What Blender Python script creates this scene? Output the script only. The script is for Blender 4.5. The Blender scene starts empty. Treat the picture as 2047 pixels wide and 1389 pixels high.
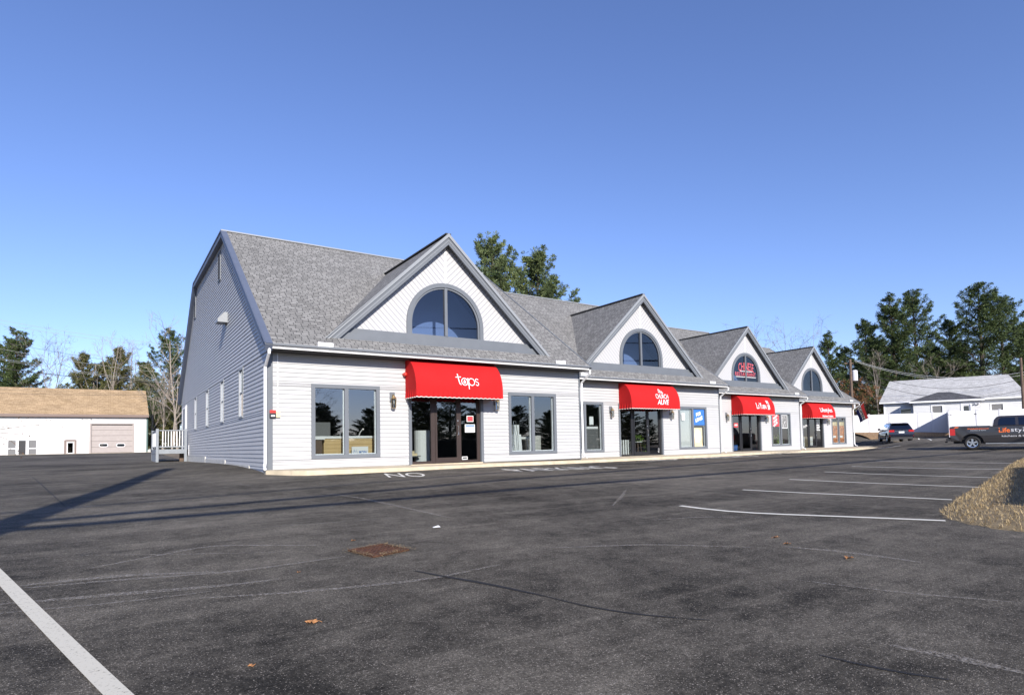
import bpy, math, random
import numpy as np
from mathutils import Vector
R=math.radians
scn=bpy.context.scene
C=scn.collection
random.seed(7)
RNG=np.random.default_rng(11)

# ---------------------------------------------------------------- camera
FPX,CY,YAW,PITCH,ROLL=1203.52,828.33,.5914,.0503,.0204
s_,c_=math.sin(YAW),math.cos(YAW); sp,cp=math.sin(PITCH),math.cos(PITCH); sr,cr=math.sin(ROLL),math.cos(ROLL)
right0=Vector((c_,-s_,0)); fwd=Vector((s_*cp,c_*cp,sp)); up0=Vector((-s_*sp,-c_*sp,cp))
rgt=right0*cr-up0*sr; upv=up0*cr+right0*sr
cd=bpy.data.cameras.new('camera'); cam=bpy.data.objects.new('camera',cd); C.objects.link(cam)
from mathutils import Matrix
cam.matrix_world=Matrix(((rgt.x,upv.x,-fwd.x,0),(rgt.y,upv.y,-fwd.y,0),(rgt.z,upv.z,-fwd.z,0),(0,0,0,1)))
cd.sensor_width=36; cd.lens=36*FPX/2047; cd.shift_y=(CY-694.5)/2047; cd.clip_end=3000; cd.clip_start=.05
scn.camera=cam

# ---------------------------------------------------------------- light
SUN_AZ=R(12.5); SUN_EL=R(25.4)          # horizontal travel direction of the light from +Y towards +X
ld=Vector((math.sin(SUN_AZ)*math.cos(SUN_EL),math.cos(SUN_AZ)*math.cos(SUN_EL),-math.sin(SUN_EL)))
sd=bpy.data.lights.new('sun','SUN'); sd.energy=5.0; sd.angle=R(.5); sd.color=(1,.94,.86)
so=bpy.data.objects.new('sun',sd); C.objects.link(so); so.rotation_euler=ld.to_track_quat('-Z','Y').to_euler(); so.location=(-20,-60,50)
w=bpy.data.worlds.new('World'); scn.world=w; w.use_nodes=True
nt=w.node_tree; bg=nt.nodes['Background']
sky=nt.nodes.new('ShaderNodeTexSky'); sky.sky_type='NISHITA'; sky.sun_disc=False
sky.sun_elevation=SUN_EL; sky.sun_rotation=math.pi+SUN_AZ; sky.air_density=1.0; sky.dust_density=.35; sky.ozone_density=2.6; sky.altitude=100
hs=nt.nodes.new('ShaderNodeMix'); hs.data_type='RGBA'; hs.blend_type='MULTIPLY'; hs.inputs[0].default_value=1; hs.inputs[7].default_value=(.94,.96,1.28,1)
nt.links.new(sky.outputs[0],hs.inputs[6]); nt.links.new(hs.outputs[2],bg.inputs[0]); bg.inputs[1].default_value=.112
scn.view_settings.view_transform='Standard'; scn.view_settings.look='None'; scn.view_settings.exposure=.5; scn.view_settings.gamma=1
scn.view_settings.use_curve_mapping=False
scn.cycles.use_denoising=True; scn.cycles.max_bounces=10; scn.cycles.transparent_max_bounces=24

# ---------------------------------------------------------------- picture rays to places in the world
def ray(px,py):
    u=(px-1023.5)/FPX; v=(CY-py)/FPX
    return fwd+rgt*u+upv*v
def at_y(px,py,Y): r=ray(px,py); return r*(Y/r.y)
def at_x(px,py,X): r=ray(px,py); return r*(X/r.x)
def at_d(px,py,d):
    r=ray(px,py); return r*(d/(r.x*s_+r.y*c_))
def hit(px,py,o,n): r=ray(px,py); return r*(o.dot(n)/r.dot(n))

# ground height: a smooth surface through surveyed spots
CTRL=[(0,0,-1.3),(0,4,-1.2),(2.4,6.3,-1.1),(-1,10,-.95),(8,6.7,-1.05),(10,3.5,-1.1),(14.5,9,-.98),(23,11.5,-.92),(43.6,14.7,-.84),(30,0,-1.0),
 (4.2,16.9,-.69),(6.5,15.4,-.72),(10,16.2,-.72),(16.2,17.3,-.75),(24,18.6,-.79),(34,20.5,-.82),(45,22.6,-.83),(54,25.5,-.74),
 (1.4,23,-.58),(2,18,-.7),(3.7,20.3,-.56),(3.7,25,-.5),(3.7,30,-.51),(3.7,38,-.54),(2,48,-.4),(-4,60,-.15),(-2,72,-.02),(-12,72,-.02),(6,72,-.03),(-2,84,-.5),(-12,84,-.5),(8,84,-.5),
 (60.6,30.6,.34),(63,28.2,.3),(66.4,24.5,.14),(58,28,-.3),(60.5,25.6,-.3),(63.6,21.8,-.35),(66,36,.4),(56,38,-.3),(66,20,-.5),(54.6,23.2,-.34),(57,22.5,-.33),(-15,5,-1.0),(-15,30,-.6),(-20,-20,-1.5),(15,-20,-1.6),(45,-20,-1.4),(75,0,-.9),(80,40,0),(20,60,-.3),(50,65,0)]
_P=np.array(CTRL); _XY=_P[:,:2]; _z0=-.7
_c=5.0
_A=np.sqrt(((_XY[:,None]-_XY[None])**2).sum(-1)+_c*_c)
_W=np.linalg.solve(_A+np.eye(len(_P))*-.02,_P[:,2]-_z0)
def hgt(x,y):
    x=np.asarray(x,float); y=np.asarray(y,float); sh=np.broadcast(x,y).shape
    xx=np.broadcast_to(x,sh).ravel(); yy=np.broadcast_to(y,sh).ravel()
    out=np.empty(len(xx))
    for i in range(0,len(xx),20000):
        d=np.sqrt((xx[i:i+20000,None]-_XY[:,0])**2+(yy[i:i+20000,None]-_XY[:,1])**2+_c*_c)
        out[i:i+20000]=_z0+d@_W
    r=np.hypot(xx-25,yy-30); k=np.clip((r-75)/50,0,1); k=k*k*(3-2*k)
    out=np.clip(out,-2.5,1.0)*(1-k)+(-.3)*k
    return out.reshape(sh)
def h1(x,y): return float(hgt(x,y))
def ground(px,py,dz=0):
    r=ray(px,py); t=None
    a,b=1.5,200.
    f=lambda t:(r*t).z-h1((r*t).x,(r*t).y)
    ts=np.linspace(1.2,15,60); ts=np.concatenate([np.linspace(1,40,160),np.linspace(40.5,130,180)])
    P=np.outer(ts,np.array(r)); g=P[:,2]-hgt(P[:,0],P[:,1])
    i=np.argmax(g<0)
    a,b=ts[max(i-1,0)],ts[i]
    for _ in range(30):
        m=(a+b)/2
        if f(m)<0: b=m
        else: a=m
    p=r*b; return Vector((p.x,p.y,h1(p.x,p.y)+dz))

# ---------------------------------------------------------------- text outlines (made first, while the scene is small)
def text2d(s,size=1.,bold=0.,shear=0.,space=1.):
    cu=bpy.data.curves.new('t','FONT'); cu.body=s; cu.size=size; cu.offset=bold; cu.shear=shear; cu.space_character=space; cu.align_x='CENTER'; cu.resolution_u=3
    o=bpy.data.objects.new('t',cu); C.objects.link(o); dg=bpy.context.evaluated_depsgraph_get(); dg.update()
    me=o.evaluated_get(dg).to_mesh()
    import bmesh
    bm=bmesh.new(); bm.from_mesh(me); bmesh.ops.triangulate(bm,faces=bm.faces)
    if size>.12: 
        for _ in range(2):
            e=[x for x in bm.edges if x.calc_length()>size*.25]
            if e: bmesh.ops.subdivide_edges(bm,edges=e,cuts=1); bmesh.ops.triangulate(bm,faces=bm.faces)
    vs=[(v.co.x,v.co.y) for v in bm.verts]
    bm.verts.index_update(); fs=[tuple(v.index for v in f.verts) for f in bm.faces]
    bm.free(); o.evaluated_get(dg).to_mesh_clear(); bpy.data.objects.remove(o); bpy.data.curves.remove(cu)
    return vs,fs
def fit2d(t,w=None,h=None):
    vs,fs=t; a=np.array(vs); mn,mx=a.min(0),a.max(0); c=(mn+mx)/2; sx=(w/(mx[0]-mn[0])) if w else None; sy=(h/(mx[1]-mn[1])) if h else None
    sx=sx or sy; sy=sy or sx
    a=(a-c)*[sx,sy]; return [tuple(q) for q in a],fs
def stroke2d(pts,wd,closed=False):
    vs=[];fs=[];n=len(pts)
    for i,p in enumerate(pts):
        a=np.array(pts[(i-1)%n] if closed or i>0 else p); b=np.array(pts[(i+1)%n] if closed or i<n-1 else p)
        d=(b-a).astype(float); d/=np.linalg.norm(d)+1e-9; q=np.array([-d[1],d[0]])*wd/2
        vs+=[tuple(np.array(p)+q),tuple(np.array(p)-q)]
    for i in range(n if closed else n-1):
        j=(i+1)%n; fs.append((2*i,2*j,2*j+1,2*i+1))
    return vs,fs
def join2d(*L):
    vs=[];fs=[]
    for a,b in L:
        o=len(vs); vs+=a; fs+=[tuple(i+o for i in f) for f in b]
    return vs,fs
def arc2d(cx,cy,r,a0,a1,n=20,ry=None): return [(cx+r*math.cos(R(a0+(a1-a0)*i/n)),cy+(ry or r)*math.sin(R(a0+(a1-a0)*i/n))) for i in range(n+1)]
def move2d(t,dx,dy,rot=0):
    ca,sa=math.cos(rot),math.sin(rot)
    return [(x*ca-y*sa+dx,x*sa+y*ca+dy) for x,y in t[0]],t[1]
T={}
for k,a in dict(church=('CHURCH',.2,.001),alive=('ALIVE',.2,.003,.25),li=('L',.3,.004),i=('I',.2,.004),yu=('Y',.3,.004),uen=('UEN',.2,.003),hanzi1=('利',.2,.004),hanzi2=('源',.2,.004),
  life=('Lifestyles',.3,.001),kb=('kitchens & baths',.14,.002),NO=('NO',1,.0),PARK=('PARKING',1,.0),forl=('FOR',.2,.01,.2),lease=('LEASE',.2,.01,.2),dine=('DINE IN',.2,.01),carry=('CARRY',.2,.01),out=('OUT!',.2,.01),
  chin=('CHINESE',.2,.0),rest=('RESTAURANT',.2,.0),open=('OPEN',.3,.012),t_life=('Life',.4,.006),t_sty=('styles',.4,.0),t_kb=('kitchens & baths',.14,.0),moen=('HOURS',.1,.0),letter=('lifestyles',.2,.0)).items():
    T[k]=text2d(*a)

# ---------------------------------------------------------------- materials
def mat(name,col,rough=.6,metal=0,spec=.5,var=0,vscale=3,bump=0,bscale=40,coat=0,trans=0,sheen=0):
    m=bpy.data.materials.new(name); m.use_nodes=True; n=m.node_tree.nodes; l=m.node_tree.links; b=n['Principled BSDF']
    b.inputs['Base Color'].default_value=(*col,1); b.inputs['Roughness'].default_value=rough; b.inputs['Metallic'].default_value=metal
    b.inputs['Specular IOR Level'].default_value=spec; b.inputs['Coat Weight'].default_value=coat
    tc=n.new('ShaderNodeTexCoord')
    if var:
        t=n.new('ShaderNodeTexNoise'); t.inputs['Scale'].default_value=vscale; t.inputs['Detail'].default_value=6; l.new(tc.outputs['Object'],t.inputs['Vector'])
        r=n.new('ShaderNodeMapRange'); r.inputs[1].default_value=.3; r.inputs[2].default_value=.7; r.inputs[3].default_value=1-var; r.inputs[4].default_value=1+var
        l.new(t.outputs['Fac'],r.inputs[0]); x=n.new('ShaderNodeMix'); x.data_type='RGBA'; x.blend_type='MULTIPLY'; x.inputs[0].default_value=1
        x.inputs[6].default_value=(*col,1); l.new(r.outputs[0],x.inputs[7]); l.new(x.outputs[2],b.inputs['Base Color'])
    if bump:
        t=n.new('ShaderNodeTexNoise'); t.inputs['Scale'].default_value=bscale; t.inputs['Detail'].default_value=4; l.new(tc.outputs['Object'],t.inputs['Vector'])
        bp=n.new('ShaderNodeBump'); bp.inputs['Strength'].default_value=bump; bp.inputs['Distance'].default_value=.02; l.new(t.outputs['Fac'],bp.inputs['Height']); l.new(bp.outputs[0],b.inputs['Normal'])
    return m
def island(m,lo,hi):
    """colour between lo and hi by mesh island"""
    n=m.node_tree.nodes; l=m.node_tree.links; g=n.new('ShaderNodeNewGeometry'); x=n.new('ShaderNodeMix'); x.data_type='RGBA'
    x.inputs[6].default_value=(*lo,1); x.inputs[7].default_value=(*hi,1); l.new(g.outputs['Random Per Island'],x.inputs[0]); l.new(x.outputs[2],n['Principled BSDF'].inputs['Base Color']); return m
M={}
M['siding']=mat('pale grey vinyl siding',(.43,.43,.43),.55,var=.03,vscale=1.2)
M['white']=mat('white painted metal',(.8,.8,.8),.4,var=.03)
M['trim']=mat('grey painted trim',(.125,.138,.155),.55,var=.05)
M['trim_edge']=mat('light drip edge',(.24,.255,.27),.5)
M['soffit']=mat('shade-dark soffit',(.018,.017,.02),.8)  # near-black colour keeps the underside as dark as shade despite bounced light
M['darktrim']=mat('dark slate rake board',(.10,.12,.17),.55,var=.05)
M['bronze']=mat('dark bronze aluminium',(.05,.035,.03),.45,.3,var=.08)
M['black']=mat('black aluminium',(.018,.018,.02),.4,.2)
M['metal']=mat('brushed metal',(.6,.58,.54),.3,.9)
M['brass']=mat('antique brass',(.42,.3,.14),.35,.8)
M['concrete']=mat('concrete foundation',(.5,.49,.45),.85,var=.12,vscale=4,bump=.3)
M['walk']=mat('tan concrete walk',(.52,.44,.31),.9,var=.16,vscale=3,bump=.4,bscale=60)
M['vinyl']=mat('white vinyl',(.66,.66,.67),.4)
M['whitepaint']=mat('white road paint',(.7,.7,.66),.8,var=.1,vscale=20)
M['darkin']=mat('shade-dark interior wall',(.055,.055,.06),.8)  # shade put into the wall colour so the unlit shop rooms look dark
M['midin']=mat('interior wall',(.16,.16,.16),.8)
M['floorin']=mat('carpet',(.06,.055,.05),.95)
M['drywall']=mat('white drywall',(.6,.6,.62),.9)
M['bark']=mat('pine bark',(.06,.045,.035),.9,var=.3,vscale=8)
M['palebark']=mat('pale grey bark',(.27,.23,.19),.9,var=.25,vscale=6)
M['greybark']=mat('grey twig bark',(.2,.17,.15),.9,var=.2,vscale=6)
M['wood']=mat('pole wood',(.13,.09,.065),.9,var=.25,vscale=5)
M['wire']=mat('wire black',(.03,.03,.032),.6)
M['wirepale']=mat('aluminium conductor',(.45,.46,.45),.5,.4)  # paler, partly metallic wire colour
M['maple']=mat('maple tub panel',(.62,.44,.2),.5,var=.08,vscale=6)
M['porcelain']=mat('white porcelain',(.82,.82,.8),.2)
M['rubber']=mat('tyre rubber',(.014,.014,.015),.85)
M['chrome']=mat('bright alloy',(.75,.75,.76),.22,.95)
M['deck']=mat('grey painted deck wood',(.22,.24,.26),.7,var=.1)
M['redlight']=mat('red tail lens',(.45,.012,.015),.2,coat=.5)
M['orange']=mat('orange vinyl lettering',(.85,.16,.02),.5)
M['silverlet']=mat('silver vinyl lettering',(.62,.62,.65),.5)
M['paper']=mat('white paper',(.75,.75,.73),.8)
M['leafgreen']=island(mat('houseplant leaf',(.2,.4,.05),.5),(.12,.3,.03),(.4,.5,.1))
def awning_mat():
    m=mat('red awning canvas',(.44,.014,.015),.8,spec=.15,var=.09,vscale=1.6,bump=.25,bscale=3); return m
M['red']=awning_mat()
M['redpaint']=mat('red plastic',(.55,.03,.02),.4)
def brick_mat(name,c1,c2,mortar,bw,rh,rough=.9,ms=.02,bump=.6,ncol=.35):
    m=bpy.data.materials.new(name); m.use_nodes=True; n=m.node_tree.nodes; l=m.node_tree.links; b=n['Principled BSDF']; b.inputs['Roughness'].default_value=rough; b.inputs['Specular IOR Level'].default_value=.25
    uv=n.new('ShaderNodeUVMap'); t=n.new('ShaderNodeTexBrick'); t.inputs['Scale'].default_value=1; t.inputs['Brick Width'].default_value=bw; t.inputs['Row Height'].default_value=rh
    t.inputs['Mortar Size'].default_value=ms*rh; t.inputs['Mortar Smooth'].default_value=.3; t.offset=.37; t.offset_frequency=2; t.squash=.8; t.squash_frequency=3
    t.inputs['Color1'].default_value=(*c1,1); t.inputs['Color2'].default_value=(*c2,1); t.inputs['Mortar'].default_value=(*mortar,1); l.new(uv.outputs[0],t.inputs['Vector'])
    ns=n.new('ShaderNodeTexNoise'); ns.inputs['Scale'].default_value=.5; ns.inputs['Detail'].default_value=8; l.new(uv.outputs[0],ns.inputs['Vector'])
    r=n.new('ShaderNodeMapRange'); r.inputs[1].default_value=.3; r.inputs[2].default_value=.7; r.inputs[3].default_value=1-ncol*.4; r.inputs[4].default_value=1+ncol*.4; l.new(ns.outputs['Fac'],r.inputs[0])
    g=n.new('ShaderNodeTexNoise'); g.inputs['Scale'].default_value=60; g.inputs['Detail'].default_value=2; l.new(uv.outputs[0],g.inputs['Vector'])
    r2=n.new('ShaderNodeMapRange'); r2.inputs[1].default_value=.3; r2.inputs[2].default_value=.7; r2.inputs[3].default_value=.8; r2.inputs[4].default_value=1.2; l.new(g.outputs['Fac'],r2.inputs[0])
    mu=n.new('ShaderNodeMath'); mu.operation='MULTIPLY'; l.new(r.outputs[0],mu.inputs[0]); l.new(r2.outputs[0],mu.inputs[1])
    x=n.new('ShaderNodeMix'); x.data_type='RGBA'; x.blend_type='MULTIPLY'; x.inputs[0].default_value=1; l.new(t.outputs['Color'],x.inputs[6]); l.new(mu.outputs[0],x.inputs[7]); l.new(x.outputs[2],b.inputs['Base Color'])
    # each course rises towards its lower edge
    bp=n.new('ShaderNodeBump'); bp.inputs['Strength'].default_value=bump; bp.inputs['Distance'].default_value=.01; bp.invert=True; l.new(t.outputs['Fac'],bp.inputs['Height']); l.new(bp.outputs[0],b.inputs['Normal'])
    return m
M['shingle']=brick_mat('grey asphalt shingle',(.165,.162,.154),(.265,.26,.248),(.06,.06,.06),.22,.135,ms=.09,ncol=.15)
M['tanshingle']=brick_mat('tan asphalt shingle',(.34,.24,.135),(.50,.36,.215),(.18,.11,.05),.5,.18,ms=.08)
M['paleshingle']=brick_mat('pale grey shingle',(.36,.355,.34),(.52,.515,.5),(.26,.26,.26),.34,.15,ms=.05,ncol=.15)
M['darkshingle']=brick_mat('dark shingle',(.06,.06,.065),(.11,.11,.12),(.04,.04,.04),.34,.15,ms=.05)
M['woodtile']=brick_mat('tub cladding',(.6,.42,.2),(.68,.5,.26),(.38,.25,.1),3,.12,rough=.5,ms=.04)
def glass_mat(name,refl=.16,tint=(.62,.68,.7),wav=.0):
    m=bpy.data.materials.new(name); m.use_nodes=True; n=m.node_tree.nodes; l=m.node_tree.links; n.remove(n['Principled BSDF'])
    tr=n.new('ShaderNodeBsdfTransparent'); tr.inputs[0].default_value=(*tint,1); gl=n.new('ShaderNodeBsdfGlossy'); gl.inputs['Roughness'].default_value=.0; gl.inputs[0].default_value=(.92,.95,1,1)
    fr=n.new('ShaderNodeFresnel'); fr.inputs[0].default_value=1.5; ad=n.new('ShaderNodeMath'); ad.operation='ADD'; ad.inputs[1].default_value=refl; ad.use_clamp=True; l.new(fr.outputs[0],ad.inputs[0])
    mx=n.new('ShaderNodeMixShader'); l.new(ad.outputs[0],mx.inputs[0]); l.new(tr.outputs[0],mx.inputs[1]); l.new(gl.outputs[0],mx.inputs[2]); l.new(mx.outputs[0],n['Material Output'].inputs[0])
    if wav:
        tc=n.new('ShaderNodeTexCoord'); t=n.new('ShaderNodeTexNoise'); t.inputs['Scale'].default_value=1.3; l.new(tc.outputs['Object'],t.inputs['Vector']); bp=n.new('ShaderNodeBump'); bp.inputs['Strength'].default_value=wav; bp.inputs['Distance'].default_value=.02; l.new(t.outputs['Fac'],bp.inputs['Height']); l.new(bp.outputs[0],gl.inputs['Normal'])
    return m
M['glass']=glass_mat('shop glass',.15,(.7,.75,.76),.03)
M['upglass']=glass_mat('blue tinted glass',.04,(.34,.43,.6))
M['darkglass']=glass_mat('dark car glass',.06,(.12,.14,.16))
def groove_mat():
    m=mat('chevron board siding',(.68,.69,.71),.55); n=m.node_tree.nodes; l=m.node_tree.links; b=n['Principled BSDF']
    uv=n.new('ShaderNodeUVMap'); sx=n.new('ShaderNodeSeparateXYZ'); l.new(uv.outputs[0],sx.inputs[0])
    ab=n.new('ShaderNodeMath'); ab.operation='ABSOLUTE'; l.new(sx.outputs[0],ab.inputs[0])
    sb=n.new('ShaderNodeMath'); sb.operation='SUBTRACT'; l.new(sx.outputs[1],sb.inputs[0]); l.new(ab.outputs[0],sb.inputs[1])
    mo=n.new('ShaderNodeMath'); mo.operation='PINGPONG'; mo.inputs[1].default_value=.1; l.new(sb.outputs[0],mo.inputs[0])
    lt=n.new('ShaderNodeMapRange'); lt.inputs[1].default_value=.0; lt.inputs[2].default_value=.022; lt.inputs[3].default_value=0; lt.inputs[4].default_value=1; l.new(mo.outputs[0],lt.inputs[0])
    x=n.new('ShaderNodeMix'); x.data_type='RGBA'; x.inputs[6].default_value=(.26,.26,.265,1); x.inputs[7].default_value=(.44,.44,.445,1); l.new(lt.outputs[0],x.inputs[0]); l.new(x.outputs[2],b.inputs['Base Color'])
    bp=n.new('ShaderNodeBump'); bp.inputs['Strength'].default_value=.7; bp.inputs['Distance'].default_value=.012; l.new(lt.outputs[0],bp.inputs['Height']); l.new(bp.outputs[0],b.inputs['Normal'])
    return m
M['chevron']=groove_mat()
def asphalt_mat():
    m=bpy.data.materials.new('weathered asphalt'); m.use_nodes=True; n=m.node_tree.nodes; l=m.node_tree.links; b=n['Principled BSDF']; b.inputs['Specular IOR Level'].default_value=.06
    tc=n.new('ShaderNodeTexCoord')
    def noise(scale,detail=5,rough=.55,vec=None,dist=0):
        t=n.new('ShaderNodeTexNoise'); t.inputs['Scale'].default_value=scale; t.inputs['Detail'].default_value=detail; t.inputs['Roughness'].default_value=rough; t.inputs['Distortion'].default_value=dist
        l.new(vec or tc.outputs['Object'],t.inputs['Vector']); return t.outputs['Fac']
    def mr(x,a,bb,c,d):
        r=n.new('ShaderNodeMapRange'); 
        for i,q in enumerate((a,bb,c,d)): r.inputs[i+1].default_value=q
        l.new(x,r.inputs[0]); return r.outputs[0]
    def math2(op,a,bb):
        q=n.new('ShaderNodeMath'); q.operation=op
        for i,v in enumerate((a,bb)):
            if isinstance(v,(int,float)): q.inputs[i].default_value=v
            else: l.new(v,q.inputs[i])
        return q.outputs[0]
    def mp(sc,rot=0):
        q=n.new('ShaderNodeMapping'); q.inputs['Scale'].default_value=sc; q.inputs['Rotation'].default_value=(0,0,rot); l.new(tc.outputs['Object'],q.inputs['Vector']); return q.outputs[0]
    big=mr(noise(.16,4),.35,.65,0,1); mid=mr(noise(.9,6,.6),.35,.68,0,1)
    st=mr(noise(1.0,7,.7,mp((.18,1.6,1),R(8)),.6),.48,.72,0,1)
    st2=mr(noise(1.0,6,.75,mp((.5,3.5,1),R(-12)),1.2),.55,.75,0,1)
    wear=math2('MULTIPLY',math2('ADD',math2('ADD',math2('MULTIPLY',big,.34),math2('MULTIPLY',mid,.3)),math2('ADD',math2('MULTIPLY',st,.38),math2('MULTIPLY',st2,.25))),1.0)
    fine=noise(55,3,.7); ft=noise(160,2,.6)
    vo=n.new('ShaderNodeTexVoronoi'); vo.inputs['Scale'].default_value=125; l.new(tc.outputs['Object'],vo.inputs['Vector'])
    sx=n.new('ShaderNodeSeparateColor'); l.new(vo.outputs['Color'],sx.inputs[0])
    # exposed stones: more of them where the sealer is worn
    patch=mr(noise(4.5,7,.75),.35,.7,0,1)
    wear=math2('ADD',math2('MULTIPLY',wear,.8),math2('MULTIPLY',patch,.3))
    thr=math2('SUBTRACT',.93,math2('MULTIPLY',wear,.42))
    stone=math2('GREATER_THAN',sx.outputs[0],thr); edge=mr(vo.outputs['Distance'],.2,.6,1,0); stone=math2('MULTIPLY',math2('MULTIPLY',stone,edge),mr(sx.outputs[1],0,1,.15,1))
    v2=n.new('ShaderNodeTexVoronoi'); v2.inputs['Scale'].default_value=62; l.new(tc.outputs['Object'],v2.inputs['Vector']); s2=n.new('ShaderNodeSeparateColor'); l.new(v2.outputs['Color'],s2.inputs[0])
    big_stone=math2('MULTIPLY',math2('GREATER_THAN',s2.outputs[0],math2('SUBTRACT',1.0,math2('MULTIPLY',wear,.13))),mr(v2.outputs['Distance'],.15,.42,1,0)); stone=math2('MAXIMUM',stone,math2('MULTIPLY',big_stone,.8))
    base=n.new('ShaderNodeMix'); base.data_type='RGBA'; base.inputs[6].default_value=(.030,.0278,.0238,1); base.inputs[7].default_value=(.205,.184,.15,1); l.new(mr(wear,.12,1.0,0,1),base.inputs[0])
    f2=mr(fine,.25,.75,.35,1.65); mul=n.new('ShaderNodeMix'); mul.data_type='RGBA'; mul.blend_type='MULTIPLY'; mul.inputs[0].default_value=1; l.new(base.outputs[2],mul.inputs[6]); l.new(f2,mul.inputs[7])
    mix=n.new('ShaderNodeMix'); mix.data_type='RGBA'; mix.inputs[7].default_value=(.38,.34,.29,1); l.new(stone,mix.inputs[0]); l.new(mul.outputs[2],mix.inputs[6]); l.new(mix.outputs[2],b.inputs['Base Color'])
    b.inputs['Roughness'].default_value=.82
    bp=n.new('ShaderNodeBump'); bp.inputs['Strength'].default_value=.55; bp.inputs['Distance'].default_value=.006; l.new(math2('ADD',math2('MULTIPLY',fine,.6),math2('ADD',math2('MULTIPLY',ft,.3),math2('MULTIPLY',edge,.5))),bp.inputs['Height']); l.new(bp.outputs[0],b.inputs['Normal'])
    return m
M['asphalt']=asphalt_mat()
def worn_mat(name,col,scale,lo,hi,alpha=1.):
    """paint or scuffing with worn-through gaps"""
    m=mat(name,col,.85); n=m.node_tree.nodes; l=m.node_tree.links; b=n['Principled BSDF']; tc=n.new('ShaderNodeTexCoord')
    t=n.new('ShaderNodeTexNoise'); t.inputs['Scale'].default_value=scale; t.inputs['Detail'].default_value=7; t.inputs['Roughness'].default_value=.75; l.new(tc.outputs['Object'],t.inputs['Vector'])
    r=n.new('ShaderNodeMapRange'); r.inputs[1].default_value=lo; r.inputs[2].default_value=hi; r.inputs[3].default_value=0; r.inputs[4].default_value=alpha; l.new(t.outputs['Fac'],r.inputs[0]); l.new(r.outputs[0],b.inputs['Alpha']); return m
M['paintworn']=worn_mat('worn white road paint',(.68,.66,.58),26,.22,.36)
M['linepaint']=worn_mat('thick white line paint',(.56,.53,.44),45,.28,.44)
M['scuff']=worn_mat('pale tyre scuff',(.34,.31,.27),38,.42,.64,.75)
M['crack']=worn_mat('dark crack',(.012,.012,.013),9,.3,.45,.9)
M['ground']=mat('brown autumn ground',(.16,.12,.07),.95,var=.4,vscale=.8,bump=.5,bscale=12)
M['soil']=mat('lawn soil',(.2,.15,.08),.95,var=.35,vscale=6,bump=.8,bscale=30)
M['mulch']=mat('leaf mulch',(.24,.15,.075),.95,var=.45,vscale=9,bump=1,bscale=25)
M['drygrass']=island(mat('dry grass blade',(.4,.3,.15),.8),(.2,.13,.05),(.56,.43,.23))
def foliage(name,lo,hi):
    m=island(mat(name,lo,.65,spec=.3),lo,hi); return m
M['pine']=foliage('white pine needles',(.02,.04,.012),(.10,.135,.042))
M['pineback']=foliage('blue green pine needles',(.04,.07,.026),(.15,.18,.07))
M['yellowpine']=foliage('olive pine needles',(.04,.055,.015),(.16,.15,.055))
M['oakleaf']=island(mat('brown oak leaves',(.2,.09,.03),.8),(.09,.04,.015),(.3,.13,.045))
M['hedge']=foliage('dark shrub leaves',(.006,.009,.006),(.022,.028,.014))
M['deadleaf']=mat('dead oak leaf',(.34,.16,.06),.8,var=.3,vscale=30)
M['rust']=mat('rusty cast iron',(.085,.035,.018),.9,.2,var=.4,vscale=20,bump=.5,bscale=80)
M['straw']=mat('straw litter',(.26,.18,.09),.95,var=.3,vscale=30)
M['blue']=mat('blue sign vinyl',(.04,.16,.5),.5,var=.15,vscale=3)
M['navy']=mat('navy flag cloth',(.02,.03,.16),.8)
M['flagred']=mat('red flag cloth',(.55,.03,.03),.8)
M['flagwhite']=mat('white flag cloth',(.75,.75,.75),.8)
M['truck']=mat('graphite metallic car paint',(.055,.05,.05),.3,.55,coat=.7)
M['suv']=mat('dark blue car paint',(.008,.009,.018),.25,.25,coat=.8)
M['plastic']=mat('black plastic',(.02,.02,.022),.6)
M['doorpanel']=mat('grey taupe door panels',(.33,.29,.27),.6,var=.06,vscale=4)
M['brownfascia']=mat('brown fascia',(.17,.12,.1),.6)
M['greengable']=mat('dark green corner trim',(.05,.1,.09),.6)
M['whitewall']=mat('white clapboard',(.62,.62,.61),.55,var=.02)
M['neon']=mat('red neon tube glass',(.62,.12,.14),.35)
M['poster']=mat('cream poster',(.68,.55,.33),.6,var=.25,vscale=5)
M['kitchen']=mat('orange wood kitchen photo',(.5,.2,.07),.5,var=.65,vscale=7)
M['signred']=mat('red banner',(.55,.05,.06),.6,var=.1)

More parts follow.
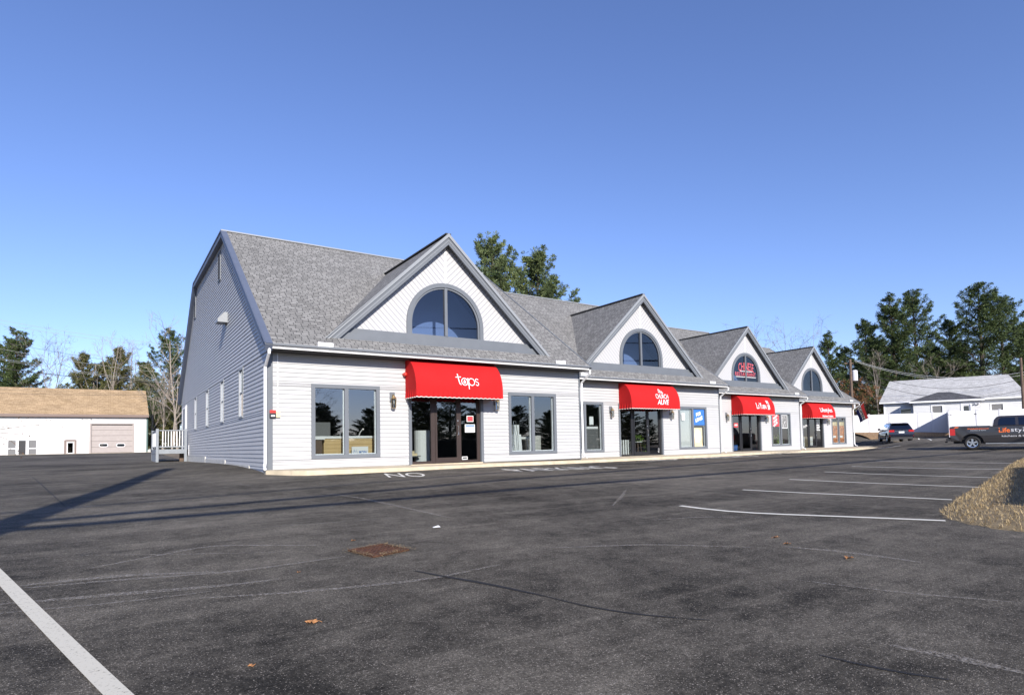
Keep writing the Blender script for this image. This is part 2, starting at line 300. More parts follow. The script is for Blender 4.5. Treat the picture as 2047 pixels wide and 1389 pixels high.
# ---------------------------------------------------------------- mesh building
WL={}
class MB:
    def __init__(s): s.v=[]; s.f=[]; s.uv=[]
    def add(s,vs,fs,uvs=None):
        o=len(s.v); s.v+=[tuple(p) for p in vs]
        for k,f in enumerate(fs):
            s.f.append(tuple(i+o for i in f)); s.uv.append(uvs[k] if uvs else None)
    def quad(s,*p,uv=None): s.add(p,[tuple(range(len(p)))],[uv] if uv else None)
    def box(s,x0,x1,y0,y1,z0,z1):
        x0,x1=min(x0,x1),max(x0,x1); y0,y1=min(y0,y1),max(y0,y1); z0,z1=min(z0,z1),max(z0,z1)
        s.add([(x0,y0,z0),(x1,y0,z0),(x1,y1,z0),(x0,y1,z0),(x0,y0,z1),(x1,y0,z1),(x1,y1,z1),(x0,y1,z1)],[(0,3,2,1),(4,5,6,7),(0,1,5,4),(1,2,6,5),(2,3,7,6),(3,0,4,7)])
    def bar(s,a,b,wx,wz,upd=(0,0,1)):
        a=Vector(a);b=Vector(b);d=(b-a).normalized();u=Vector(upd);x=d.cross(u)
        if x.length<1e-4: x=d.cross(Vector((1,0,0)))
        x.normalize(); z=x.cross(d); P=[]
        for q in (a,b):
            for i,j in ((-1,-1),(1,-1),(1,1),(-1,1)): P.append(q+x*i*wx/2+z*j*wz/2)
        s.add(P,[(3,2,1,0),(4,5,6,7),(0,1,5,4),(1,2,6,5),(2,3,7,6),(3,0,4,7)])
    def cyl(s,a,b,r0,r1=None,n=12,caps=True): s.tube([a,b],[r0,r0 if r1 is None else r1],n,caps)
    def tube(s,path,r,n=8,caps=True):
        path=[Vector(p) for p in path]; rr=r if isinstance(r,(list,tuple)) else [r]*len(path)
        P=[];m=len(path); ref=None
        for i,p in enumerate(path):
            d=(path[min(i+1,m-1)]-path[max(i-1,0)]).normalized()
            if ref is None: ref=Vector((0,0,1)) if abs(d.z)<.9 else Vector((1,0,0))
            x=d.cross(ref); 
            if x.length<1e-5: x=d.cross(Vector((0,1,0)))
            x.normalize(); y=d.cross(x); ref=-y if False else ref
            for k in range(n):
                t=2*math.pi*k/n; P.append(p+(x*math.cos(t)+y*math.sin(t))*rr[i])
        F=[]
        for i in range(m-1):
            for k in range(n): F.append((i*n+k,i*n+(k+1)%n,(i+1)*n+(k+1)%n,(i+1)*n+k))
        if caps: F+=[tuple(range(n))[::-1],tuple((m-1)*n+k for k in range(n))]
        s.add(P,F)
    def prism(s,poly,fn,t0,t1):
        """poly in 2d, fn(u,v,t)->point, extruded from t0 to t1"""
        n=len(poly); P=[fn(u,v,t0) for u,v in poly]+[fn(u,v,t1) for u,v in poly]
        s.add(P,[tuple(range(n))[::-1],tuple(range(n,2*n))]+[(i,(i+1)%n,n+(i+1)%n,n+i) for i in range(n)])
    def ball(s,c,r,n=10,m=7,sc=(1,1,1)):
        P=[];F=[]
        for i in range(m+1):
            a=math.pi*i/m
            for k in range(n): b=2*math.pi*k/n; P.append((c[0]+r*sc[0]*math.sin(a)*math.cos(b),c[1]+r*sc[1]*math.sin(a)*math.sin(b),c[2]+r*sc[2]*math.cos(a)))
        for i in range(m):
            for k in range(n): F.append((i*n+k,(i+1)*n+k,(i+1)*n+(k+1)%n,i*n+(k+1)%n))
        s.add(P,F)
    def flat(s,t,fn): s.add([fn(x,y) for x,y in t[0]],t[1])
    def build(s,name,m,parent=None,smooth=False,local=False,bevel=0):
        o_=np.zeros(3) if (parent is None or local) else np.array(WL[parent.name])
        me=bpy.data.meshes.new(name)
        v=np.array(s.v,float).reshape(-1,3)-o_
        me.from_pydata(v.tolist(),[],s.f)
        if any(u is not None for u in s.uv):
            ul=me.uv_layers.new(name='UVMap'); k=0; buf=[]
            for f,u in zip(s.f,s.uv):
                buf+=[c for q in (u or [(0,0)]*len(f)) for c in q]
            ul.data.foreach_set('uv',buf)
        me.materials.append(M[m] if isinstance(m,str) else m)
        if smooth: me.polygons.foreach_set('use_smooth',[True]*len(me.polygons))
        me.validate(); me.update()
        o=bpy.data.objects.new(name,me); C.objects.link(o)
        if parent is not None: o.parent=parent
        WL[o.name]=tuple(o_) if not local else (0,0,0)
        if bevel:
            b=o.modifiers.new('bevel','BEVEL'); b.width=bevel; b.segments=2; b.limit_method='ANGLE'
        return o
def tag(o,label=None,cat=None,group=None,kind=None):
    for k,v in (('label',label),('category',cat),('group',group),('kind',kind)):
        if v: o[k]=v
    return o
def thing(name,label,cat,loc=(0,0,0),group=None,rz=0):
    o=bpy.data.objects.new(name,None); o.empty_display_size=.3; C.objects.link(o); o.location=loc; o.rotation_euler=(0,0,rz); WL[o.name]=tuple(loc)
    return tag(o,label,cat,group)
def mesh_thing(mb,name,m,label,cat,loc=None,group=None,kind=None,smooth=False):
    """one-mesh thing with its origin at its base"""
    v=np.array(mb.v); loc=loc or ((v[:,0].min()+v[:,0].max())/2,(v[:,1].min()+v[:,1].max())/2,v[:,2].min())
    mb.v=[tuple(q) for q in v-np.array(loc)]
    o=mb.build(name,m,None,smooth); o.location=loc; WL[o.name]=tuple(loc); return tag(o,label,cat,group,kind)
def dup(root,loc,rz=0,label=None,scale=1,group=None):
    r=root.copy(); C.objects.link(r); r.location=loc; r.rotation_euler=(0,0,rz); r.scale=(scale,)*3 if not isinstance(scale,tuple) else scale
    if label: r['label']=label
    if group: r['group']=group
    for ch in list(root.children):
        c=ch.copy(); C.objects.link(c); c.parent=r
        for g in list(ch.children): d=g.copy(); C.objects.link(d); d.parent=c
    return r

# ---------------------------------------------------------------- ground
def sheet(xs,ys,fn,mask=None):
    X,Y=np.meshgrid(xs,ys); Z=fn(X,Y); nx=len(xs); mb=MB(); mb.v=[tuple(q) for q in np.stack([X.ravel(),Y.ravel(),Z.ravel()],1)]
    for j in range(len(ys)-1):
        for i in range(nx-1):
            if mask is None or mask((xs[i]+xs[i+1])/2,(ys[j]+ys[j+1])/2): mb.f.append((j*nx+i,j*nx+i+1,(j+1)*nx+i+1,(j+1)*nx+i)); mb.uv.append(None)
    return mb
ax=np.concatenate([-np.geomspace(1500,40,14),np.arange(-36,90,3.0),np.geomspace(95,1500,14)])
g=sheet(ax,ax,lambda x,y:hgt(x,y)-.10).build('ground','ground',smooth=True); tag(g,'brown autumn ground around the parking lot','ground',kind='structure')
lot=sheet(np.arange(-22,74.1,.6),np.arange(-14,79.1,.6),lambda x,y:hgt(x,y),lambda x,y:not((x>3.6 and y>25.9+.0*x and x<50) or (x>55 and y>40) or (x>49 and y>46) or (x>70 and y>30))).build('parking_lot','asphalt',smooth=True)
tag(lot,'dark worn asphalt parking lot sloping up to the shops','parking lot',kind='structure')
def ribbon(pts,wd,name,m,label,cat,dz=.006,group=None,step=.35,taper=False):
    """a painted or worn strip lying on the ground along world points"""
    P=[]
    for a,b in zip(pts[:-1],pts[1:]):
        a=np.array(a[:2]);b=np.array(b[:2]); n=max(1,int(np.linalg.norm(b-a)/step))
        P+=[a+(b-a)*k/n for k in range(n)]
    P.append(np.array(pts[-1][:2])); P=np.array(P)
    if taper or len(pts)>2:
        for _ in range(3): P[1:-1]=(P[:-2]+2*P[1:-1]+P[2:])/4
    d=np.gradient(P,axis=0); d/=np.linalg.norm(d,axis=1)[:,None]; nn=np.stack([-d[:,1],d[:,0]],1); ww=np.full(len(P),wd/2)
    if taper: ww=ww*np.sin(np.linspace(.15,math.pi-.15,len(P)))**.5
    A=P+nn*ww[:,None]; B=P-nn*ww[:,None]
    mb=MB(); V=np.concatenate([A,B]); z=hgt(V[:,0],V[:,1])+dz; n=len(P)
    mb.add(np.column_stack([V,z]),[(i,n+i,n+i+1,i+1) for i in range(n-1)])
    return tag(mb.build(name,m),label,cat,group,'structure')
# ---------------------------------------------------------------- shopping centre
YW=[17.764,20.335,22.936,25.486]           # front walls
XR=[15.071,26.87,38.80,50.79]; XL=[3.70]+XR[:3]
XP=[9.43,21.35,33.30,45.286]               # dormer peaks
ZB=[-.575,-.655,-.715,-.715]               # walk level
ZG,GO=2.912,.62; ZR,RO=8.42,7.22; SL=(ZR-ZG)/(RO+GO); KO,ZK=16.3,8.5; BO,ZE=24.0,3.03
ZP,ZF,HW=7.104,3.221,4.164; RW,ZH0,ZH1=1.435,3.51,5.474
DOOR=[(7.95,10.72),(19.57,22.52),(31.44,34.41),(43.4,46.36)]
AWN=[(7.85,11.03),(19.62,22.86),(31.47,34.72),(43.45,46.68)]
WIN=[[(4.898,6.984,-.29,1.893),(11.772,13.904,-.342,1.862)],[(16.45,18.63,-.41,1.84),(23.656,25.812,-.394,1.755)],[(35.513,37.692,-.435,1.735)],[(47.546,49.70,-.474,1.706)]]
DT=1.80                                    # top of door openings
mall=thing('shopping_center','long pale grey clapboard shopping center with four stepped gables and red awnings','shopping center',(3.70,17.764,-.6))
def clap(mb,rows,P,tk=.016):
    """rows of lapped boards. rows: (z0,z1,[(a0,a1,b0,b1)...]) intervals at the bottom (a) and top (b); P(u,z,out)"""
    for z0,z1,iv in rows:
        for a0,a1,b0,b1 in iv:
            if a1-a0<.01 and b1-b0<.01: continue
            mb.add([P(a0,z0,tk),P(a1,z0,tk),P(b1,z1,.002),P(b0,z1,.002),P(a0,z0,0),P(a1,z0,0)],[(0,1,2,3),(4,5,1,0)])
def rows_of(zlo,zhi,ex,left,right,holes):
    out=[]; z=zlo
    while z<zhi-1e-3:
        z1=min(z+ex,zhi)
        # split the course where an opening starts or ends inside it
        cuts=sorted({z,z1}|{h for q in holes for h in q[2:4] if z<h<z1})
        for a,b in zip(cuts[:-1],cuts[1:]):
            zm=(a+b)/2; l0,l1,r0,r1=left(a),left(b),right(a),right(b); iv=[]; cur0,cur1=l0,l1
            for q in sorted(q for q in holes if q[2]<=zm<=q[3]):
                iv.append((cur0,q[0],cur1,q[0])); cur0=cur1=q[1]
            iv.append((cur0,r0,cur1,r1)); iv=[t for t in iv if t[1]>t[0] or t[3]>t[2]]
            out.append((a,b,iv))
        z=z1
    return out
EX=.125
def frame_rect(mb,x0,x1,z0,z1,w,y0,y1):
    mb.box(x0,x1,y0,y1,z1-w,z1); mb.box(x0,x1,y0,y1,z0,z0+w); mb.box(x0,x0+w,y0,y1,z0+w,z1-w); mb.box(x1-w,x1,y0,y1,z0+w,z1-w)
for i in range(4):
    Y=YW[i]; xl,xr,xp,zb=XL[i],XR[i],XP[i],ZB[i]
    holes=[(a,b,z0,z1) for a,b,z0,z1 in WIN[i]]+[(DOOR[i][0],DOOR[i][1],zb-.05,DT)]
    mb=MB(); clap(mb,rows_of(zb+.02,ZG-.08,EX,lambda z:xl,lambda z:xr,holes),lambda u,z,o:(u,Y-o,z),.024); mb.build('front_wall','siding',mall)
    # ends, inside of the wall
    mb=MB(); cutsx=sorted({xl,xr}|{q for h in holes for q in h[:2]})
    for a,b in zip(cutsx[:-1],cutsx[1:]):
        hh=[h for h in holes if h[0]<=(a+b)/2<=h[1]]
        zz=[(zb,ZG+.2)] if not hh else [(zb,hh[0][2]),(hh[0][3],ZG+.2)]
        for z0,z1 in zz:
            if z1>z0: mb.box(a,b,Y+.003,Y+.14,z0,z1)
    mb.box(xr-.1,xr,Y+.142,Y+RO+12,zb-.3,ZG); mb.build('wall_core','drywall',mall)
    # corner boards
    if i==0: mb=MB(); mb.box(xl-.02,xl+.13,Y-.03,Y+.002,zb-.03,ZG-.15); mb.build('corner_board','trim',mall)
    mb=MB(); mb.box(xr-.05,xr+.015,Y-.03,Y+.10,zb-.03,ZG-.15); mb.build('corner_board','trim',mall)
    # frieze and soffit under the gutter
    mb=MB(); mb.box(xl,xr,Y-GO+.1,Y-.02,ZG-.17,ZG-.13); mb.build('soffit','soffit',mall)
    # gutter
    gl=xl-.15 if i==0 else xl+.02
    prof=[(0,0),(.11,0),(.11,-.13),(.07,-.15),(.035,-.15),(.012,-.09)]
    mb=MB(); mb.prism(prof,lambda u,v,t:(t,Y-GO+u-.02,ZG+v),gl,xr); gu=mb.build('gutter','white',mall)
    for q in ((XP[i]-HW-.13,XP[i]+HW+.1)):
        mb=MB(); mb.box(q-.22,q+.22,Y-GO-.028,Y-GO-.005,ZG-.07,ZG+.11); mb.build('splash_guard','white',gu)
    def spout(x,side):
        mb=MB(); mb.tube([(x,Y-GO+.04,ZG-.14),(x,Y-GO+.04,ZG-.27),(x,Y-.09,ZG-.58),(x,Y-.07,ZG-.7),(x,Y-.07,zb+.22),(x+side*.03,Y-.14,zb+.1),(x+side*.05,Y-.3,zb+.05)],.042,8); mb.build('downspout','white',mall)
    if i==0: spout(xl-.08,-1)
    spout(xr+.06,0)
    # roof: front slope with an opening under the dormer, flat top, back slope
    rl=3.5 if i==0 else XL[i]-.04; rr=xr+.12; ly=math.hypot(RO+GO,ZR-ZG)
    P=lambda x,yo,dz=0:(x,Y+yo,ZG+(yo+GO)*SL+dz)
    U=lambda x,yo:(x,(yo+GO)/math.cos(math.atan(SL)))
    mb=MB()
    def roofpoly(pts): mb.quad(*[P(*p) for p in pts],uv=[U(*p) for p in pts])
    yf=-.10; h2=HW-.25; ya=4.9
    roofpoly([(rl,-GO-.06),(rr,-GO-.06),(rr,yf),(rl,yf)])
    roofpoly([(rl,yf),(xp-h2,yf),(xp,ya),(xp,RO),(rl,RO)]); roofpoly([(xp+h2,yf),(rr,yf),(rr,RO),(xp,RO),(xp,ya)])
    ft=[(rl,Y+RO,ZR),(rr,Y+RO,ZR),(rr,Y+KO,ZK),(rl,Y+KO,ZK)]; mb.quad(*ft,uv=[(p[0],p[1]) for p in ft])
    bk=[(rl,Y+KO,ZK),(rr,Y+KO,ZK),(rr,Y+BO,ZE),(rl,Y+BO,ZE)]; mb.quad(*bk,uv=[(p[0],p[1]) for p in bk])
    ro=mb.build('roof','shingle',mall)
    mb=MB(); mb.box(rl,rr,Y-GO-.065,Y-GO-.045,ZG-.07,ZG-.01); mb.box(rl,rr,Y-GO-.04,Y-GO+.3,ZG-.12,ZG-.09) if False else None
    mb.quad(*[P(x,yo,-.12) for x,yo in ((rl,-GO),(rr,-GO),(rr,-.10),(rl,-.10))]); mb.build('eave_edge','trim',ro)
    mb=MB(); mb.bar((rl,Y+RO,ZR+.01),(rr,Y+RO,ZR+.01),.16,.05); mb.build('ridge_cap','trim_edge',ro)
    # right end closing wall
    mb=MB(); mb.quad((xr,Y,ZG-.2),(xr,Y+BO-.6,ZE),(xr,Y+BO-.6,ZE+.3),(xr,Y+KO,ZK-.05),(xr,Y+RO,ZR-.05),(xr,Y+.02,ZG+.3)); mb.quad((xr,Y,zb-.4),(xr,Y+BO-.6,zb-.4),(xr,Y+BO-.6,ZE),(xr,Y,ZG-.2)); mb.build('end_wall','siding',mall)
    mb=MB()
    for a,b in (((-GO,ZG-.12),(RO,ZR-.1)),((RO,ZR-.1),(KO,ZK-.1))): mb.bar((rr-.05,Y+a[0],a[1]),(rr-.05,Y+b[0],b[1]),.06,.22)
    mb.build('rake_board','trim',mall)
    # dormer
    e=Vector((XP[i],Y,0)); do=bpy.data.objects.new('dormer',None); C.objects.link(do); do.parent=mall; do.location=(xp-3.7,Y-17.764,ZF+.6); WL[do.name]=(xp,Y,ZF); do.empty_display_size=.3
    dsl=(ZP-ZF)/HW; yfr=-.12
    mb=MB()
    for sg in (-1,1):
        pts=[(xp+sg*(HW+.05),yfr,ZF-.05),(xp,yfr,ZP),(xp,(ZP-ZG)/SL-GO+.05,ZP),(xp+sg*(HW+.05),(ZF-.05-ZG)/SL-GO+.05,ZF-.05)]
        pts=[(x,Y+y,z) for x,y,z in pts]; sl=math.hypot(1,dsl)
        if sg>0: pts=pts[::-1]
        mb.quad(*pts,uv=[(p[1],(p[2]-ZF)/math.sin(math.atan(dsl))) for p in pts])
    mb.build('dormer_roof','shingle',do)
    mb=MB(); mb.bar((xp,Y+yfr,ZP+.012),(xp,Y+(ZP-ZG)/SL-GO,ZP+.012),.2,.04); mb.build('ridge_cap','shingle',do)
    rake=lambda x:ZP-abs(x-xp)*dsl
    # rake boards: a wide grey board and a thin pale edge
    for nm,m,o0,o1,ya_,yb_ in (('rake_board','trim',.045,.35,yfr+.01,yfr+.07),('rake_edge','trim_edge',-.03,.10,yfr-.03,yfr+.008),('rake_moulding','trim_edge',.21,.235,yfr-.004,yfr+.009)):
        mb=MB()
        for sg in (-1,1):
            pl=[(xp,ZP-o0),(xp+sg*(HW+.05),ZF-.05-o0),(xp+sg*(HW+.05)-sg*(o1-o0)/dsl*0,ZF-.05-o0-.0),(xp+sg*(HW+.05-(o1-o0)/dsl),ZF-.05-o0),(xp,ZP-o1)]
            pl=[pl[0],pl[1],pl[3],pl[4]]
            mb.prism(pl,lambda u,v,t:(u,t,v),Y+ya_,Y+yb_)
        mb.build(nm,m,do)
    yd=.16; zb1=3.66
    mb=MB(); xs=lambda z:(ZP-z)/dsl
    mb.prism([(xp-xs(3.26),3.26),(xp+xs(3.26),3.26),(xp+xs(3.50)-.0,3.50),(xp-xs(3.50),3.50)],lambda u,v,t:(u,t,v),Y+yd-.16,Y+yd-.10)
    mb.prism([(xp-xs(3.503),3.503),(xp+xs(3.503),3.503),(xp+xs(zb1),zb1),(xp-xs(zb1),zb1)],lambda u,v,t:(u,t,v),Y+yd-.09,Y+yd-.02)
    mb.build('sill_band','trim',do)
    # gable face with chevron boards round the window
    mb=MB(); hx=HW*.985; xs_=sorted(set(list(np.linspace(-hx,hx,67))+[-RW,RW,0.]+list(RW*np.cos(np.linspace(0,math.pi,41)))))
    zs=ZH1-RW
    arch=lambda x:(zs+math.sqrt(max(RW*RW-x*x,0))) if abs(x)<RW-1e-9 else None
    for a,b in zip(xs_[:-1],xs_[1:]):
        if b-a<1e-6: continue
        ins=abs((a+b)/2)<RW
        za=(zs+math.sqrt(max(RW*RW-a*a,0))) if ins else zb1-.05; zz=(zs+math.sqrt(max(RW*RW-b*b,0))) if ins else zb1-.05
        ta,tb=rake(xp+a)-.02,rake(xp+b)-.02
        if ta<=za and tb<=zz: continue
        q=[(a,za),(b,zz),(b,max(tb,zz)),(a,max(ta,za))]
        mb.quad(*[(xp+u,Y+yd,v) for u,v in q],uv=[(u,v) for u,v in q])
    mb.build('gable_siding','chevron',do)
    mb=MB(); mb.box(xp-.03,xp+.03,Y+yd-.012,Y+yd-.002,ZH1+.02,ZP-.4); mb.build('centre_batten','white',do)
    # half round window
    hr=bpy.data.objects.new('half_round_window',None); C.objects.link(hr); hr.parent=mall; hr.location=(xp-3.7,Y+yd-17.764,ZH0+.6); WL[hr.name]=(xp,Y+yd,ZH0); hr.empty_display_size=.3
    def archring(mb,ro_,ri,y0,y1,zlo,zlo2):
        A=[(ro_,zlo)]+[(ro_*math.cos(t),zs+ro_*math.sin(t)) for t in np.linspace(0,math.pi,33)]+[(-ro_,zlo)]
        B=[(ri,zlo2)]+[(ri*math.cos(t),zs+ri*math.sin(t)) for t in np.linspace(0,math.pi,33)]+[(-ri,zlo2)]
        n=len(A); V=[]
        for y in (y0,y1): V+=[(xp+u,y,v) for u,v in A]+[(xp+u,y,v) for u,v in B]
        F=[]
        for k in range(n-1): F+=[(k,k+1,n+k+1,n+k),(2*n+k,3*n+k,3*n+k+1,2*n+k+1),(k,2*n+k,2*n+k+1,k+1),(n+k,n+k+1,3*n+k+1,3*n+k)]
        mb.add(V,F)
    mb=MB(); archring(mb,RW+.01,RW-.13,Y+yd-.05,Y+yd+.03,ZH0,ZH0+.001); mb.box(xp-RW+.13,xp+RW-.13,Y+yd-.049,Y+yd+.03,ZH0,ZH0+.13); mb.build('frame','trim',hr)
    mb=MB(); archring(mb,RW-.132,RW-.19,Y+yd-.012,Y+yd+.06,ZH0+.132,ZH0+.133); mb.box(xp-RW+.19,xp+RW-.19,Y+yd-.01,Y+yd+.06,ZH0+.132,ZH0+.18); mb.build('sash','trim',hr)
    mb=MB(); mb.box(xp-.05,xp+.05,Y+yd-.03,Y+yd+.062,ZH0+.182,ZH1-.14); mb.build('mullion','trim',hr)
    mb=MB(); ra=RW-.16; pl=[(ra,ZH0+.15)]+[(ra*math.cos(t),zs+ra*math.sin(t)) for t in np.linspace(0,math.pi,33)]+[(-ra,ZH0+.15)]
    mb.add([(xp+u,Y+yd+.035,v) for u,v in pl],[tuple(range(len(pl)))]); mb.build('pane','upglass',hr)
    mb=MB(); mb.prism([(xp-3.3,3.45),(xp+3.3,3.45),(xp+.25,ZP-.5),(xp-.25,ZP-.5)],lambda u,v,t:(u,t,v),Y+1.75,Y+1.8); mb.box(xp-3,xp+3,Y+.17,Y+1.74,3.45,3.5); mb.build('attic_wall','drywall',mall)
    # shop windows
    for k,(a,b,z0,z1) in enumerate(WIN[i]):
        sw=bpy.data.objects.new('shop_window',None); C.objects.link(sw); sw.parent=mall; WL[sw.name]=((a+b)/2,Y,z0); sw.location=((a+b)/2-3.7,Y-17.764,z0+.6); sw.empty_display_size=.3
        mb=MB(); frame_rect(mb,a-.005,b+.005,z0-.005,z1+.005,.115,Y-.035,Y+.09); mb.build('frame','trim',sw)
        xm=(a+b)/2; mb=MB(); mb.box(xm-.06,xm+.06,Y-.03,Y+.088,z0+.11,z1-.11); mb.build('mullion','trim',sw)
        for u0,u1 in ((a+.11,xm-.06),(xm+.06,b-.11)):
            mb=MB(); mb.quad((u0,Y+.06,z0+.11),(u1,Y+.06,z0+.11),(u1,Y+.06,z1-.11),(u0,Y+.06,z1-.11)); mb.build('pane','glass',sw)
        mb=MB(); frame_rect(mb,a+.11,xm-.06,z0+.11,z1-.11,.025,Y+.062,Y+.13); frame_rect(mb,xm+.06,b-.11,z0+.11,z1-.11,.025,Y+.062,Y+.13); mb.build('inner_liner','white',sw)
    # entrance
    a,b=DOOR[i]; fm='bronze' if i==0 else 'black'
    en=bpy.data.objects.new('entrance',None); C.objects.link(en); en.parent=mall; WL[en.name]=((a+b)/2,Y,zb); en.location=((a+b)/2-3.7,Y-17.764,zb+.6); en.empty_display_size=.3
    mb=MB(); mb.box(a-.005,a+.10,Y-.035,Y+.13,zb,DT+.01); mb.box(b-.10,b+.005,Y-.035,Y+.13,zb,DT+.01); mb.box(a+.10,b-.10,Y-.035,Y+.13,DT-.1,DT+.01); mb.build('casing','trim',en)
    W_=b-a; x1=a+W_*.295; x2=a+W_*.35; x3=a+W_*.65; x4=a+W_*.70; x5=a+W_*.925
    fy0,fy1=Y+.06,Y+.125
    mb=MB(); mb.box(a+.10,a+.14,fy0,fy1,zb,DT-.1); mb.box(x1,x2,fy0,fy1,zb,DT-.1); mb.box(x3+.05,x4,fy0,fy1,zb,DT-.1); mb.box(x5,b-.10,fy0,fy1,zb,DT-.1)
    mb.box(a+.14,x1,fy0,fy1,zb,zb+.1); mb.box(x4,x5,fy0,fy1,zb,zb+.1); mb.box(a+.14,x5,fy0,fy1,DT-.16,DT-.1)if False else None
    mb.build('frame',fm,en)
    mb=MB(); mb.box(x2+.004,x2+.07,fy0-.01,fy1-.02,zb+.03,DT-.11); mb.box(x3-.03,x3+.046,fy0-.01,fy1-.02,zb+.03,DT-.11); mb.box(x2+.07,x3-.03,fy0-.01,fy1-.02,zb+.03,zb+.2); mb.build('door',fm,en)
    mb=MB(); mb.quad((x2+.07,fy0+.02,zb+.2),(x3-.03,fy0+.02,zb+.2),(x3-.03,fy0+.02,DT-.11),(x2+.07,fy0+.02,DT-.11)); mb.build('door_pane','glass',en)
    mb=MB(); hxp=x3+.01; mb.tube([(hxp,fy0-.012,zb+1.25),(hxp,fy0-.06,zb+1.25),(hxp,fy0-.06,zb+.95),(hxp,fy0-.012,zb+.95)],.014,6); mb.build('door_handle','metal',en)
    mb=MB(); mb.cyl((hxp,fy0-.012,zb+1.42),(hxp,fy0-.022,zb+1.42),.025); mb.build('lock','metal',en)
    for u0,u1 in ((a+.14,x1),(x4,x5)):
        mb=MB(); mb.quad((u0,fy0+.03,zb+.1),(u1,fy0+.03,zb+.1),(u1,fy0+.03,DT-.1),(u0,fy0+.03,DT-.1)); mb.build('sidelight','glass',en)
    mb=MB(); mb.box(a+.05,b-.05,Y-.05,Y+.2,zb-.02,zb+.012); mb.build('threshold','walk',en)
    # room behind the glass
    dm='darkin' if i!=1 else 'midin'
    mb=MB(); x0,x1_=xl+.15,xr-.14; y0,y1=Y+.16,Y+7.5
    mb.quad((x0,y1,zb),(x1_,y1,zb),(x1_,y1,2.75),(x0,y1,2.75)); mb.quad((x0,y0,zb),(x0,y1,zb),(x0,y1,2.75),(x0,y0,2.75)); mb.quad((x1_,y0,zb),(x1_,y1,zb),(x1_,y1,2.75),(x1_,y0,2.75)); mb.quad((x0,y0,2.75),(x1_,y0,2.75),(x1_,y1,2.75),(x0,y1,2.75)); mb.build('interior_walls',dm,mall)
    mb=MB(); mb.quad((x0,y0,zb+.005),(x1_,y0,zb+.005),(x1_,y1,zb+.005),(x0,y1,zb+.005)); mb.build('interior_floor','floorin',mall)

# left gable end wall
Y=YW[0]; X0=3.70
SWIN=[(21.35,22.12),(25.35,26.12),(29.65,30.42),(33.95,34.72)]; SZ0,SZ1=1.075,2.75
yfront=lambda z: Y if z<ZG+.22 else Y-GO+.0+(z-ZG)/SL+.12
yback=lambda z: Y+BO-.4 if z<ZE+.2 else Y+BO-(z-ZE)*(BO-KO)/(ZK-ZE)-.12
VENT=[(at_x(440,540,X0).y,6.95,7.95),(at_x(391,615,X0).y,6.95,7.95)]
vh=[(v[0]-.25,v[0]+.25,v[1],v[2]) for v in VENT]
holes=[(a,b,SZ0,SZ1) for a,b in SWIN]
mb=MB(); clap(mb,rows_of(-.48,8.36,EX,yfront,lambda z:max(yback(z),yfront(z)),holes),lambda u,z,o:(X0-o,u,z),.022)
# stepped lower courses down the slope
for y1,z0 in ((20.2,-.56),):
    clap(mb,[(z0,-.48,[(Y,y1,Y,y1)])],lambda u,z,o:(X0-o,u,z),.022)
mb.build('side_wall','siding',mall)
mb=MB(); 
for (a,b) in [(Y,21.35),(22.12,25.35),(26.12,29.65),(30.42,33.95),(34.72,Y+BO-.4)]: mb.box(X0+.003,X0+.13,a,b,-1.0,ZG)
for a,b in SWIN: mb.box(X0+.003,X0+.13,a,b,-1.0,SZ0); mb.box(X0+.003,X0+.13,a,b,SZ1,ZG)
mb.build('wall_core','drywall',mall)
mb=MB(); mb.box(X0+.01,X0+.03,20.25,42,-1.1,-.30); mb.build('foundation','concrete',mall)
mb=MB()
# siding is stepped up where the ground rises: foundation strips stand in front of it
for y0,y1,zt in ((20.3,24.9,-.475),(24.9,30.4,-.35),(30.4,38.2,-.255)): mb.box(X0-.02-.012*(1+(y0>24)+(y0>30)),X0+.01,y0,y1,-1.1,zt)
mb.build('foundation_step','concrete',mall)
mb=MB()
for a,b in (((-GO-.02,ZG-.12),(RO,ZR-.10)),((RO,ZR-.10),(KO,ZK-.10)),((KO,ZK-.10),(BO,ZE-.10))): mb.bar((3.60,Y+a[0],a[1]),(3.60,Y+b[0],b[1]),.18,.24)
mb.build('rake_board','darktrim',mall)
mb=MB()
for a,b in (((-GO-.02,ZG),(RO,ZR+.02)),((RO,ZR+.02),(KO,ZK+.02)),((KO,ZK+.02),(BO,ZE+.02))): mb.bar((3.50,Y+a[0],a[1]-.02),(3.50,Y+b[0],b[1]-.02),.03,.06)
mb.build('rake_edge','darktrim',mall)
